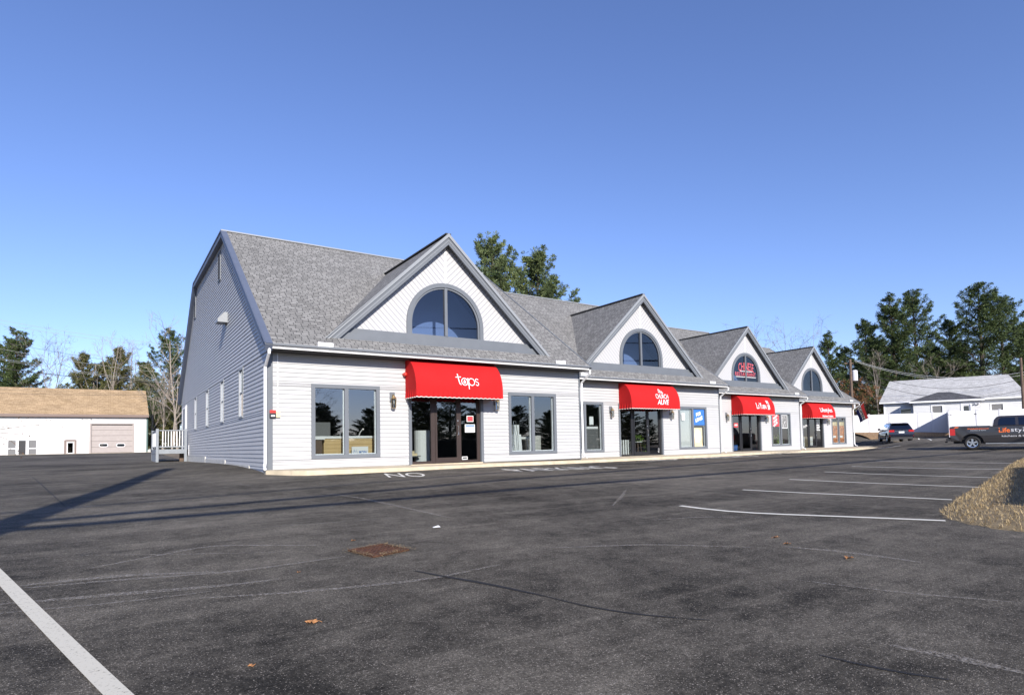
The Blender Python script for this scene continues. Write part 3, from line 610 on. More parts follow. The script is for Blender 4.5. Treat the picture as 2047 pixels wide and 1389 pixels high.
for a,b in SWIN:
    sw=bpy.data.objects.new('side_window',None); C.objects.link(sw); sw.parent=mall; WL[sw.name]=(X0,a,SZ0); sw.location=(0,a-Y,SZ0+.6); sw.empty_display_size=.3
    mb=MB(); q=.06
    mb.box(X0-.034,X0+.1,a,a+.045,SZ0,SZ1); mb.box(X0-.034,X0+.1,b-q,b,SZ0,SZ1); mb.box(X0-.034,X0+.1,a+.045,b-q,SZ1-q,SZ1); mb.box(X0-.045,X0+.1,a+.045,b-q,SZ0,SZ0+q); mb.build('frame','trim_edge',sw)
    zm=(SZ0+SZ1)/2; mb=MB(); mb.box(X0+.0,X0+.05,a+.046,b-q-.001,zm-.03,zm+.03); mb.build('meeting_rail','trim',sw); mb=MB(); mb.box(X0+.015,X0+.05,b-q-.05,b-q-.001,zm+.031,SZ1-q-.001); mb.build('upper_stile','trim',sw); mb=MB(); mb.box(X0+.03,X0+.07,b-q-.06,b-q-.001,SZ0+q+.001,zm-.031); mb.build('lower_stile','trim',sw)
    mb=MB(); mb.quad((X0+.012,a+q,SZ0+q),(X0+.012,b-q,SZ0+q),(X0+.012,b-q,SZ1-q),(X0+.012,a+q,SZ1-q)); mb.build('pane','glass',sw)
    mb=MB(); mb.box(X0+.09,X0+.10,a+q,b-q,zm,SZ1-q); mb.build('roller_blind','midin',sw)
for v in VENT:
    lv=bpy.data.objects.new('louvre_vent',None); C.objects.link(lv); lv.parent=mall; WL[lv.name]=(X0,v[0],v[1]); lv.location=(0,v[0]-Y,v[1]+.6); lv.empty_display_size=.3
    mb=MB(); y0,y1,z0,z1=v[0]-.3,v[0]+.3,v[1]-.1,v[2]+.1
    mb.box(X0-.05,X0-.001,y0,y0+.06,z0,z1); mb.box(X0-.05,X0-.001,y1-.06,y1,z0,z1); mb.box(X0-.05,X0-.001,y0+.06,y1-.06,z0,z0+.06); mb.box(X0-.05,X0-.001,y0+.06,y1-.06,z1-.06,z1); mb.build('frame','trim',lv)
    mb=MB(); z=z0+.07
    while z<z1-.1: mb.bar((X0-.025,y0+.06,z),(X0-.025,y1-.06,z),.012,.05,(1,0,.8)); z+=.055
    mb.box(X0-.022,X0-.019,y0+.06,y1-.06,z0+.06,z1-.06); mb.build('slats','darktrim',lv)
# hooded vent on the gable end
p=at_x(445,638,X0-.15); mb=MB(); mb.prism([(0,.22),(-.12,.22),(-.34,-.05),(-.34,-.16),(0,-.16)],lambda u,v,t:(X0+u-.02,t,p.z+v),p.y-.3,p.y+.3); mb.build('vent_hood','trim_edge',mall)
# white conduit and service entry
p=at_x(375,800,X0); mb=MB(); mb.tube([(X0-.06,38.3,-.5),(X0-.06,38.3,2.6)],.035,6); mb.tube([(X0-.05,37.0,-.2),(X0-.05,37.0,.35)],.015,6); mb.build('conduit','white',mall)
# side door to the deck
sd_=bpy.data.objects.new('side_door',None); C.objects.link(sd_); sd_.parent=mall; WL[sd_.name]=(X0,39.2,.15); sd_.location=(0,39.2-Y,.75); sd_.empty_display_size=.3
mb=MB(); mb.box(X0-.05,X0-.02,39.0,40.3,.15,2.45); mb.build('door_leaf','deck',sd_); mb=MB(); mb.box(X0-.06,X0-.02,38.85,39.0,.15,2.55); mb.box(X0-.06,X0-.02,40.3,40.45,.15,2.55); mb.box(X0-.06,X0-.02,39.0,40.3,2.45,2.55); mb.build('casing','white',sd_)

# ---------------------------------------------------------------- concrete walk
edge=[(530,948.5),(600,951),(700,947),(800,942.5),(1000,932),(1130,927),(1260,921),(1440,912.5),(1600,904.5),(1738,896.5)]
E=[]
for q in edge: p=ground(*q); E.append((p.x,p.y))
inner=[]
for i in range(4): inner+=[(XL[i]-(.1 if i==0 else 0),YW[i]),(XR[i],YW[i])]
inner+=[(XR[3]+3.5,YW[3]+.2)]
def lerp_at(P,x):
    for a,b in zip(P[:-1],P[1:]):
        if a[0]<=x<=b[0] and b[0]>a[0]: return a[1]+(b[1]-a[1])*(x-a[0])/(b[0]-a[0])
    return P[0][1] if x<P[0][0] else P[-1][1]
E=sorted(E); mb=MB(); xs=sorted(set([3.6]+list(np.arange(3.8,54.3,.3))+[q for q in XR[:3]]+[q+.001 for q in XR[:3]]))
zw=lambda x: np.interp(x,[3,6,15,27,39,54],[-.56,-.565,-.625,-.67,-.715,-.72])
top=[];bot=[];gr=[]
for x in xs:
    yb=[YW[k] for k in range(4) if x<=XR[k]+1e-6]; yb=(yb[0] if yb else YW[3])+.08; ye=lerp_at(E,x)+.015*math.sin(x*5.3)
    z=float(zw(x)); top.append((x,yb,z)); bot.append((x,ye+.03,z-.012)); gr.append((x,ye,h1(x,ye)-.05))
n=len(xs); mb.add(top+bot+gr,[(n+i,n+i+1,i+1,i) for i in range(n-1)]+[(2*n+i,2*n+i+1,n+i+1,n+i) for i in range(n-1)])
mb.quad(top[0],bot[0],gr[0],(xs[0],YW[0],-.8))
tag(mb.build('sidewalk','walk'),'tan concrete walk along the shop fronts','sidewalk',kind='structure')
for x in (8.1,13.2,18.4,23.6,28.9,34.2,39.5,44.8):
    pass

# ---------------------------------------------------------------- awnings
AD,AZT,AZ0,AZB=.82,2.80,1.80,1.54
def awn_pt(Y,x,s,off=0,D=AD):
    """s: arc length from the valance bottom upward"""
    hv=AZ0-AZB
    if s<=hv: return (x,Y-D-off,AZB+s)
    t=min((s-hv)/1.46,1)*math.pi/2
    ny,nz=math.cos(t)/D,math.sin(t)/(AZT-AZ0); nl=math.hypot(ny,nz)
    return (x,Y-D*math.cos(t)-off*ny/nl,AZ0+(AZT-AZ0)*math.sin(t)+off*nz/nl)
drop=join2d((stroke2d([(0,.0),(0,.44)],.035)),)
def swirl(pts,wd): return stroke2d(pts,wd)
taps=join2d(
  stroke2d([(-.52,.36),(-.49,.0),(-.46,-.1),(-.39,-.14)],.045),stroke2d([(-.64,.19),(-.36,.21)],.04),
  stroke2d(arc2d(-.20,.0,.155,0,360,28),.035,True),stroke2d([(-.03,.17),(-.03,-.15)],.035),
  ([(-.20+.065*math.cos(R(a)),-.03+.06*math.sin(R(a))) for a in range(-200,21,20)]+[(-.20,.11)],[tuple(range(13))]),
  stroke2d(arc2d(.17,.0,.155,0,360,28),.035,True),stroke2d([(.02,.16),(.02,-.32)],.04),
  stroke2d(arc2d(.46,.075,.075,20,270,14)+arc2d(.46,-.075,.075,90,-160,14),.032))
dancer=join2d(*[stroke2d(p,.028) for p in ([(-.16,.10),(-.06,.13),(.04,.12)],[(-.05,.16),(-.05,.2)],[(-.06,.12),(-.04,.02),(-.12,-.06)],[(-.18,-.02),(-.08,.03),(.0,.02)],[(.02,.04),(.04,-.03),(.0,-.1)],[(.04,.03),(.12,.0),(.17,-.04)],[(.10,.0),(.12,-.05),(.09,-.1)],[(.16,-.04),(.18,-.1)])])
def star(cx,cy,r): return ([(cx+r*math.cos(a),cy+r*math.sin(a)) for a in np.linspace(0,2*math.pi,9)[:-1]],[tuple(range(8))])
dancer=join2d(dancer,star(-.05,.19,.028),star(.05,.08,.022),star(.14,.045,.02))
LET=[[(taps,.84,None,.24,.53)],
     [(dancer,None,.28,.40,.84),(T['church'],.84,.22,.42,.575),(T['alive'],.78,.22,.45,.315)],
     [(None,0,0,0,0)],
     [(T['life'],1.65,.42,.38,.56),(T['kb'],1.48,.16,.5,.16)]]
lb,lw=.92,.32
liyuen=join2d(move2d(fit2d(T['li'],.17,.36),-.46,.03),move2d(fit2d(T['i'],.05,.24),-.30,-.03),move2d(fit2d(T['yu'],.24,.36),-.08,.03),move2d(fit2d(T['uen'],.48,.24),.28,-.03))
LET[2]=[(liyuen,.98,.36,.24,.53),(T['hanzi1'],.25,.27,.97,.76),(T['hanzi2'],.27,.29,.99,.45)]
AL=['red bullnose awning with white script and a water drop letter, nearest the camera','red bullnose awning lettered CHURCH ALIVE below small white dancing figures','red bullnose awning lettered LI YUEN with two white Chinese characters','red bullnose awning lettered Lifestyles kitchens & baths, farthest from the camera']
for i in range(4):
    Y=YW[i]-.005; a,b=AWN[i]; xm=(a+b)/2
    aw=thing('awning',AL[i],'awning',(xm,Y,AZB),'red awnings over the shop doors')
    S=[0.27]+list(np.linspace(.27,.26+1.46,17)); mb=MB(); xs=np.linspace(a,b,13)
    V=[awn_pt(Y,x,s) for s in S for x in xs]; nx=len(xs); mb.add(V,[(j*nx+k,j*nx+k+1,(j+1)*nx+k+1,(j+1)*nx+k) for j in range(len(S)-1) for k in range(nx-1)])
    for x,sg in ((a,1),(b,-1)):   # end caps
        pr=[awn_pt(Y,x,s) for s in S]; mb.add([(x,Y,AZ0+.01)]+pr,[(0,k+1,k+2) if sg>0 else (0,k+2,k+1) for k in range(len(pr)-1)])
    mb.build('canopy','red',aw)
    # valance with scallops, gathered on the end caps
    mb=MB(); tr=MB(); N=160; loop=[(a,Y-t) for t in np.linspace(0,AD,22)[:-1]]+[(x,Y-AD) for x in np.linspace(a,b,81)]+[(b,Y-AD+t) for t in np.linspace(0,AD,22)[1:]]
    acc=0;L_=[0]
    for p,q in zip(loop[:-1],loop[1:]): acc+=math.dist(p,q); L_.append(acc)
    top=[];bt=[];tb=[]
    for k,(p,s) in enumerate(zip(loop,L_)):
        sc=.022*abs(math.sin(math.pi*s/.165)); r=.012*math.sin(2*math.pi*s/.165)*(2 if (k<21 or k>101) else .5)
        ox=(r if k<21 or k>101 else 0); oy=(r if 21<=k<=101 else 0); o2=.004
        top.append((p[0],p[1],AZ0+.012)); bt.append((p[0]-ox*(1 if k<21 else -1),p[1]-oy,AZB+.022-sc)); tb.append((p[0]-ox*(1 if k<21 else -1),p[1]-oy,AZB+.002-sc))
    n=len(loop); mb.add(top+bt,[(n+k,n+k+1,k+1,k) for k in range(n-1)]); tr.add(bt+tb,[(n+k,n+k+1,k+1,k) for k in range(n-1)])
    mb.build('valance','red',aw); tr.build('valance_trim','whitepaint',aw)
    mb=MB()
    for t,wd,hh,dx,s0 in LET[i]:
        ft=fit2d(t,wd,hh); mb.flat(ft,lambda u,v:awn_pt(Y,xm+dx+u,s0+v,.013))
    mb.build('lettering','white',aw)

# ---------------------------------------------------------------- wall lanterns
def lantern(loc):
    t=thing('wall_lantern','x','lantern',loc,'brass lanterns beside the shop doors')
    mb=MB(); mb.box(-.085,.085,-.012,0,-.02,.30); mb.build('back_plate','trim',t,local=True)
    mb=MB(); mb.tube([(0,-.012,.17),(0,-.08,.23),(0,-.13,.2),(0,-.13,.14)],.012,6); mb.ball((0,-.13,.16),.045,8,5,(1,1,.6)); mb.cyl((0,-.13,.15),(0,-.13,.09),.05,.085,8); mb.build('arm','brass',t,local=True)
    mb=MB()
    for k in range(6):
        a=k*math.pi/3; x,y=math.cos(a),math.sin(a); mb.tube([(.085*x,-.13+.085*y,.09),(.065*x,-.13+.065*y,-.2)],.006,4)
    mb.cyl((0,-.13,-.2),(0,-.13,-.215),.07,.05,8); mb.build('cage','brass',t,local=True)
    mb=MB(); mb.cyl((0,-.13,.085),(0,-.13,-.19),.072,.055,8,False); mb.build('glass_shade','glass',t,local=True)
    mb=MB(); mb.ball((0,-.13,-.03),.032,8,6,(1,1,1.8)); mb.build('bulb','porcelain',t,local=True)
    return t
LP=[(786,800,0,'brass wall lantern between the bathtub window and the nearest awning'),(993,806,0,'brass wall lantern just right of the nearest awning'),(1223,823,1,'brass wall lantern left of the CHURCH ALIVE awning'),(1343,827,1,'brass wall lantern between the CHURCH ALIVE awning and the FOR LEASE window'),
    (1454,833,2,'brass wall lantern left of the LI YUEN awning beside the downspout'),(1533,836,2,'brass wall lantern tucked under the right end of the LI YUEN awning'),(1656,842,3,'brass wall lantern under the right end of the Lifestyles awning')]
L0=None
for px,py,i,lab in LP:
    p=at_y(px,py,YW[i]-.1); loc=(p.x,YW[i]-.02,p.z-.04)
    if L0 is None: L0=lantern(loc); L0['label']=lab
    else: dup(L0,loc,0,lab)
# alarm box and horn by the corner
p=at_y(545,827,YW[0]); t=thing('fire_alarm_box','small black and red alarm box with a tan switch on the corner board','alarm',(p.x,YW[0]-.03,p.z-.1))
mb=MB(); mb.box(p.x-.09,p.x+.07,YW[0]-.1,YW[0]-.03,p.z-.11,p.z+.02); mb.build('housing','plastic',t); mb=MB(); mb.box(p.x-.09,p.x+.07,YW[0]-.1,YW[0]-.03,p.z+.02,p.z+.1); mb.build('red_cap','redpaint',t); mb=MB(); mb.box(p.x+.08,p.x+.19,YW[0]-.07,YW[0]-.025,p.z-.1,p.z+.06); mb.build('switch','poster',t); mb=MB(); mb.box(p.x-.06,p.x+.04,YW[0]-.104,YW[0]-.1005,p.z-.08,p.z-.04); mb.build('nameplate','paper',t)
mb=MB(); mb.tube([(p.x+.13,YW[0]-.03,p.z+.06),(p.x+.13,YW[0]-.03,ZG-.2)],.012,6); mb.build('conduit','white',t)
p=at_y(807,749,YW[0]); t=thing('alarm_horn','round red alarm bulb on the wall left of the nearest awning','alarm',(p.x,YW[0]-.02,p.z-.05))
mb=MB(); mb.cyl((p.x,YW[0]-.02,p.z),(p.x,YW[0]-.09,p.z),.06,.05); mb.build('base','redpaint',t); mb=MB(); mb.ball((p.x,YW[0]-.13,p.z),.065); mb.build('bulb','redpaint',t,True)

# ---------------------------------------------------------------- things in the shop windows
def pt(i,px,py,back): p=at_y(px,py,YW[i]+back); return p
Y=YW[0]; zf=ZB[0]
t=thing('bathtub','white whirlpool tub in a maple wood surround behind the left window','bathtub',(5.9,Y+.9,zf))
mb=MB(); x0,x1,y0,y1,zt=5.42,7.6,Y+.55,Y+1.5,zf+.88
def uvbox(mb,x0,x1,y0,y1,z0,z1):
    mb.quad((x0,y0,z0),(x1,y0,z0),(x1,y0,z1),(x0,y0,z1),uv=[(x0,z0),(x1,z0),(x1,z1),(x0,z1)]); mb.quad((x0,y1,z0),(x0,y0,z0),(x0,y0,z1),(x0,y1,z1),uv=[(y1,z0),(y0,z0),(y0,z1),(y1,z1)])
    mb.quad((x1,y0,z0),(x1,y1,z0),(x1,y1,z1),(x1,y0,z1),uv=[(y0,z0),(y1,z0),(y1,z1),(y0,z1)])
uvbox(mb,x0,x1,y0,y1,zf+.01,zt); mb.build('surround','woodtile',t)
mb=MB(); mb.box(x0-.04,x1+.04,y0-.04,y0+.12,zt,zt+.07); mb.box(x0-.04,x1+.04,y1-.12,y1+.04,zt,zt+.07); mb.box(x0-.04,x0+.12,y0+.12,y1-.12,zt,zt+.07); mb.box(x1-.12,x1+.04,y0+.12,y1-.12,zt,zt+.07); mb.box(x0+.12,x1-.12,y0+.12,y1-.12,zt-.3,zt-.25); mb.build('tub_rim','porcelain',t)
mb=MB(); mb.tube([(6.55,y0+.1,zt+.07),(6.6,y0+.1,zt+.2),(6.66,y0+.08,zt+.27)],.018,6); mb.ball((6.68,y0+.07,zt+.28),.04,8,6); mb.build('hand_shower','metal',t)
mb=MB(); mb.tube([(5.95,y0+.08,zt+.07),(5.95,y0+.08,zt+.16),(6.02,y0+.2,zt+.15)],.02,6); mb.build('tap','metal',t)
t=thing('vanity_cabinet','dark walnut vanity with white basin top at left of the bathtub window','vanity',(5.0,Y+.7,zf))
mb=MB(); mb.box(4.75,5.33,Y+.4,Y+1.1,zf+.01,zf+.85); mb.build('cabinet','wood',t); mb=MB(); mb.box(4.72,5.40,Y+.36,Y+1.14,zf+.85,zf+.95); mb.build('basin_top','porcelain',t); mb=MB(); mb.tube([(5.1,Y+.9,zf+.95),(5.1,Y+.9,zf+1.15),(5.1,Y+.75,zf+1.18),(5.1,Y+.72,zf+1.1)],.018,6); mb.build('tap','metal',t)
mb=MB(); mb.box(4.8,5.95,Y+1.62,Y+1.66,zf+.3,zf+1.42); mesh_thing(mb,'shower_panel','midin','grey glazed display panel standing behind the tub','panel')
t=thing('window_placard','pale blue and white placard leaning at the bottom of the tub window','sign',(6.45,Y+.42,zf))
mb=MB(); mb.box(6.2,6.72,Y+.3,Y+.33,zf+.30,zf+.62); mb.build('board','paper',t); mb=MB()
for pts in ([(6.27,.52),(6.25,.40),(6.31,.37),(6.37,.40),(6.35,.52),(6.31,.44),(6.27,.52)],): mb.flat(stroke2d(pts,.012),lambda u,v:(u,Y+.296,zf+v))
mb.flat(fit2d(text2d('MOEN',.12,.002),.24,.1),lambda u,v:(6.55+u,Y+.296,zf+.44+v)); mb.build('lettering','blue',t)
# entrance 1: white column display
mb=MB(); mb.cyl((8.86,Y+.95,zf+.006),(8.86,Y+.95,zf+1.12),.27,.27,20); mesh_thing(mb,'display_column','porcelain','white cylindrical column just inside the first shop door','column',smooth=False)
t=thing('glass_shelf','low glass shelf with small cream boxes behind the first sidelight','shelf',(8.25,Y+.8,zf)); mb=MB(); mb.box(8.02,8.62,Y+.55,Y+.95,zf+.25,zf+.28); mb.build('shelf_board','metal',t)
for k,(x,h) in enumerate(((8.1,.1),(8.32,.16),(8.42,.08))): mb=MB(); mb.box(x,x+.1,Y+.6,Y+.7,zf+.281,zf+.28+h); tag(mesh_thing(mb,'small_box','poster',['short cream box at the left of the glass shelf','tall cream box in the middle of the glass shelf','lowest cream box at the right of the glass shelf'][k],'box'))
for n_,(px0,px1,py0,py1,m_,lab) in enumerate(((933,946,831,843,'signred','small dark red sticker in a white frame on the right sidelight of the first shop'),(929.5,949,848,864,'paper','white and blue hours sheet taped to the right sidelight of the first shop'),(923.5,934.5,912,918.5,'paper','small white decal low on the right sidelight of the first shop'))):
    a=pt(0,px0,py1,.082);b=pt(0,px1,py0,.082); t=thing('door_notice',lab,'notice',((a.x+b.x)/2,Y+.082,a.z)); mb=MB(); mb.box(a.x,b.x,Y+.078,Y+.084,a.z,b.z); mb.build('sheet','paper',t)
    mb=MB(); mb.box(a.x+.02,b.x-.02,Y+.0745,Y+.0775,(a.z+.02) if n_==0 else b.z-.07,b.z-.02); mb.build('print','signred' if n_==0 else 'blue' if n_==1 else 'black',t)
# right window of the first shop
t=thing('pedestal_sink','white pedestal with chrome faucet tower in the second window of the first shop','sink',(12.2,Y+.6,zf))
mb=MB(); mb.box(11.95,12.55,Y+.35,Y+.9,zf+.01,zf+.95); mb.build('plinth','porcelain',t); mb=MB(); mb.box(12.25,12.5,Y+.4,Y+.6,zf+.95,zf+1.3); mb.build('upstand','porcelain',t)
mb=MB(); mb.tube([(12.15,Y+.25,zf+.2),(12.15,Y+.25,zf+1.42)],.02,6); mb.tube([(12.15,Y+.25,zf+1.42),(12.22,Y+.22,zf+1.45),(12.3,Y+.22,zf+1.0),(12.34,Y+.22,zf+.3)],.012,6); mb.tube([(12.05,Y+.25,zf+.2),(12.15,Y+.25,zf+.7),(12.25,Y+.25,zf+.2)],.012,6); mb.build('faucet_tower','chrome',t)
t=thing('white_table','white display table with splayed legs in the second window of the first shop','table',(12.7,Y+.6,zf)); mb=MB(); mb.box(11.9,13.0,Y+.45,Y+.9,zf+.78,zf+.86); mb.build('top','porcelain',t)
for x in (12.62,12.9): mb=MB(); mb.bar((x,Y+.5,zf+.78),(x+.06,Y+.5,zf+.01),.07,.03); mb.build('leg','porcelain',t)
t=thing('bead_cabinet','grey green beadboard cabinet with a dark top in the second window of the first shop','cabinet',(13.4,Y+.9,zf)); mb=MB(); mb.box(13.1,13.62,Y+.6,Y+1.3,zf+.01,zf+.92)
for k in range(6): mb.box(13.12+k*.085,13.12+k*.085+.07,Y+.592,Y+.599,zf+.05,zf+.88)
mb.build('body','concrete',t); mb=MB(); mb.box(13.06,13.7,Y+.55,Y+1.35,zf+.92,zf+.96); mb.build('worktop','black',t); mb=MB(); mb.box(13.3,13.325,Y+.575,Y+.591,zf+.62,zf+.75); mb.build('handle','black',t)
# second shop
Y=YW[1]; zf=ZB[1]
t=thing('plant_stand','trailing green houseplant on a small dark stand inside the second shop door','plant',(21.0,Y+.6,zf))
p=pt(1,1276,905,.55)
mb=MB(); mb.cyl((p.x,Y+.55,zf+.66),(p.x,Y+.55,zf+.69),.2); 
mb.build('stand_top','porcelain',t)
for dx,dy in((-.13,-.1),(.13,-.1),(-.13,.1),(.13,.1)): mb=MB(); mb.bar((p.x+dx,Y+.55+dy,zf+.01),(p.x+dx*.7,Y+.55+dy*.7,zf+.66),.03,.03); mb.build('leg','wood',t)
mb=MB()
for k in range(130):
    a=random.uniform(0,6.28); r=random.uniform(0,.3)**.8; q=Vector((p.x+.1+math.cos(a)*r,Y+.5+math.sin(a)*r*.6,zf+.82+random.uniform(-.1,.16)-(max(0,math.cos(a))*r*1.8)))
    d=Vector((random.uniform(-1,1),random.uniform(-1,1),random.uniform(-.6,.6))).normalized()*.06; e=d.cross(Vector((random.random(),random.random(),1))).normalized()*.035
    mb.quad(q-d,q+e,q+d,q-e)
mb.build('foliage','leafgreen',t); mb=MB(); mb.cyl((p.x,Y+.55,zf+.69),(p.x,Y+.55,zf+.84),.09,.12); mb.build('pot','black',t)
mb=MB()
for x in np.linspace(19.75,20.75,14): mb.box(x,x+.06,Y+.28+.03*math.sin(x*40),Y+.30+.03*math.sin(x*40),zf+.02,zf+.78)
mesh_thing(mb,'half_curtain','paper','white half curtain behind the left sidelight of the second shop','curtain')
def blinds(x0,x1,z0,z1,y,lab,m='paper'):
    t=thing('window_blind',lab,'blind',((x0+x1)/2,y,z0)); mb=MB(); z=z0
    while z<z1: mb.bar((x0,y,z),(x1,y,z),.004,.028,(0,.6,1)); z+=.03
    mb.build('slats',m,t); mb=MB(); mb.box(x0,x1,y-.02,y+.02,z1,z1+.03); mb.build('headrail',m,t); return t
blinds(23.80,24.66,-.25,1.6,Y+.14,'pale drawn blind in the left pane of the FOR LEASE window'); 
blinds(16.6,18.5,-.25,.62,Y+.2,'grey half drawn blind in the narrow window between the first two shops','midin')
mb=MB(); a=pt(1,1182,840,.09); mb.box(a.x-.12,a.x+.12,Y+.085,Y+.089,a.z-.2,a.z+.17); mesh_thing(mb,'paper_notice','paper','white paper taped in the narrow window beside the CHURCH ALIVE shop','notice')
mb=MB(); mb.box(17.0,18.5,Y+.22,Y+.26,.55,.75); mb.box(17.0,18.5,Y+.22,Y+.26,.35,.40); mesh_thing(mb,'white_shelf','porcelain','white shelf rail behind the narrow window','shelf')
mb=MB(); a=pt(1,1365,832,.075); mb.box(a.x-.11,a.x+.11,Y+.05,Y+.056,a.z-.2,a.z+.16); mesh_thing(mb,'paper_notice','paper','white paper taped to the blind side of the FOR LEASE window','notice')
a=pt(1,1386.2,849.5,.05);b=pt(1,1407,818,.05)
t=thing('for_lease_sign','blue vinyl sign reading FOR LEASE in slanted white letters','sign',((a.x+b.x)/2,Y+.04,a.z)); mb=MB(); mb.box(a.x,b.x,Y+.04,Y+.046,a.z,b.z); mb.build('sheet','blue',t)
mb=MB(); xm=(a.x+b.x)/2; zm=(a.z+b.z)/2; mb.flat(move2d(fit2d(T['forl'],.40,.19),-.04,.16,.28),lambda u,v:(xm+u,Y+.036,zm+v)); mb.flat(move2d(fit2d(T['lease'],.60,.19),-.0,-.10,.28),lambda u,v:(xm+u,Y+.036,zm+v)); mb.build('lettering','white',t)
c0=pt(1,1386.2,894,.05);c1=pt(1,1403,855,.05)
t=thing('notice_poster','cream and gold poster with a white label below the blue FOR LEASE sign','poster',((c0.x+c1.x)/2,Y+.04,c0.z)); mb=MB(); mb.box(c0.x,c1.x,Y+.045,Y+.05,c0.z,c1.z); mb.build('sheet','poster',t)
mb=MB(); xm=(c0.x+c1.x)/2; zm=(c0.z+c1.z)/2; mb.flat(([(.24*math.cos(a_),.34*math.sin(a_)) for a_ in np.linspace(0,2*math.pi,13)[:-1]],[tuple(range(12))]),lambda u,v:(xm+u,Y+.0425,zm+.08+v)); mb.build('label_panel','paper',t)
mb=MB()
for k,wd in enumerate((.28,.2,.24,.16)): mb.box(xm-wd/2,xm+wd/2,Y+.0385,Y+.0405,zm+.2-k*.09,zm+.225-k*.09)
mb.build('print','brass',t)
a=pt(1,1317,900,.085); t=thing('access_decal','small black and white wheelchair access decal on the second shop sidelight','decal',(a.x,Y+.08,a.z-.1)); mb=MB(); mb.box(a.x-.1,a.x+.1,Y+.078,Y+.084,a.z-.13,a.z+.13); mb.build('sheet','black',t); mb=MB(); mb.flat(join2d(stroke2d(arc2d(0,-.03,.055,-200,60,14),.018),stroke2d([(0,.05),(0,-.02),(.05,-.02),(.07,-.07)],.018),star(0,.085,.02)),lambda u,v:(a.x+u,Y+.0745,a.z+v)); mb.build('symbol','white',t)
# third shop
Y=YW[2]; zf=ZB[2]
a=pt(2,1543.5,852,.05);b=pt(2,1556.5,827,.05)
t=thing('takeout_banner','red banner with slanted white DINE IN CARRY OUT lettering in the third shop window','banner',((a.x+b.x)/2,Y+.04,a.z)); mb=MB(); mb.box(a.x,b.x,Y+.04,Y+.046,a.z,b.z); mb.build('sheet','signred',t)
xm=(a.x+b.x)/2; zm=(a.z+b.z)/2; mb=MB()
for k_,dy in (('dine',.2),('carry',-.04),('out',-.27)): mb.flat(move2d(fit2d(T[k_],.52,.16),-.02,dy,.5),lambda u,v:(xm+u,Y+.036,zm+v))
mb.build('lettering','white',t)
a=pt(2,1562.5,856,.05);b=pt(2,1573,829.5,.05); t=thing('menu_board','grey patterned menu board in a white frame beside the red banner','menu',((a.x+b.x)/2,Y+.04,a.z)); mb=MB(); mb.box(a.x,b.x,Y+.046,Y+.05,a.z,b.z); mb.build('sheet','midin',t); mb=MB(); frame_rect(mb,a.x,b.x,a.z,b.z,.035,Y+.035,Y+.045); mb.build('frame','white',t)
mb=MB()
for k in range(26): u,v=random.uniform(a.x+.08,b.x-.12),random.uniform(a.z+.08,b.z-.1); mb.flat(stroke2d(arc2d(u,v,.05,random.uniform(0,180),random.uniform(200,340),6),.014),lambda p_,q_:(p_,Y+.0435,q_))
mb.build('print','paper',t)
def bush_in(x,y,z,w_,h_,lab,n=150):
    t=thing('potted_plant',lab,'plant',(x,y,z)); mb=MB()
    for k in range(n):
        q=Vector((x+random.gauss(0,w_*.35),y+random.gauss(0,.12),z+.35+abs(random.gauss(0,h_*.45)))); d=Vector((random.uniform(-1,1),random.uniform(-1,1),random.uniform(-1,1))).normalized()*.09; e=d.cross(Vector((.3,random.random(),1))).normalized()*.04; mb.quad(q-d,q+e,q+d,q-e)
    mb.build('foliage','leafgreen',t); mb=MB(); mb.cyl((x,y,z+.006),(x,y,z+.38),.15,.2); mb.build('pot','rust',t)
bush_in(35.95,Y+.5,zf,.5,.6,'bushy houseplant under the red banner'); bush_in(37.05,Y+.5,zf,.5,.8,'taller houseplant under the framed menu board')
a=pt(2,1515,900,.4); mb=MB(); mb.box(a.x-.12,a.x+.14,Y+.4,Y+.44,zf+.02,zf+1.55); mesh_thing(mb,'red_hanging','signred','long red hanging banner inside the right sidelight of the LI YUEN shop','banner')
a=pt(2,1471,850,.085); t=thing('open_notice','small red notice with white print on the left sidelight of the LI YUEN shop','notice',(a.x,Y+.08,a.z-.1)); mb=MB(); mb.box(a.x-.2,a.x+.2,Y+.078,Y+.084,a.z-.12,a.z+.14); mb.build('sheet','signred',t); mb=MB(); mb.box(a.x-.13,a.x+.13,Y+.0745,Y+.0775,a.z-.02,a.z+.06); mb.build('print','white',t)
a=pt(2,1468,896,.4); mb=MB(); mb.cyl((a.x,Y+.4,zf+.006),(a.x,Y+.4,zf+.42),.17,.2); mesh_thing(mb,'blue_bucket','blue','blue tub on the floor inside the left sidelight of the LI YUEN shop','bucket')
# neon sign in the third half round window
Y=YW[2]+.16; xp=XP[2]
t=thing('restaurant_sign','red script CHINESE RESTAURANT sign hanging in the third half round window','sign',(xp,Y+.1,ZH0+.6))
mb=MB(); mb.flat(fit2d(T['chin'],1.55,.5),lambda u,v:(xp+.08+u,Y+.02,ZH0+1.02+v+.10*(1-(u/.8)**2))); mb.build('arched_word','neon',t)
mb=MB(); mb.flat(fit2d(T['rest'],2.1,.24),lambda u,v:(xp+.0+u,Y+.02,ZH0+.62+v)); mb.build('lower_word','neon',t)
mb=MB(); mb.box(xp-.55,xp+.7,Y+.016,Y+.022,ZH0+.79,ZH0+.82); mb.box(xp-1.0,xp+1.05,Y+.016,Y+.022,ZH0+.43,ZH0+.46); mb.build('underline','paper',t)
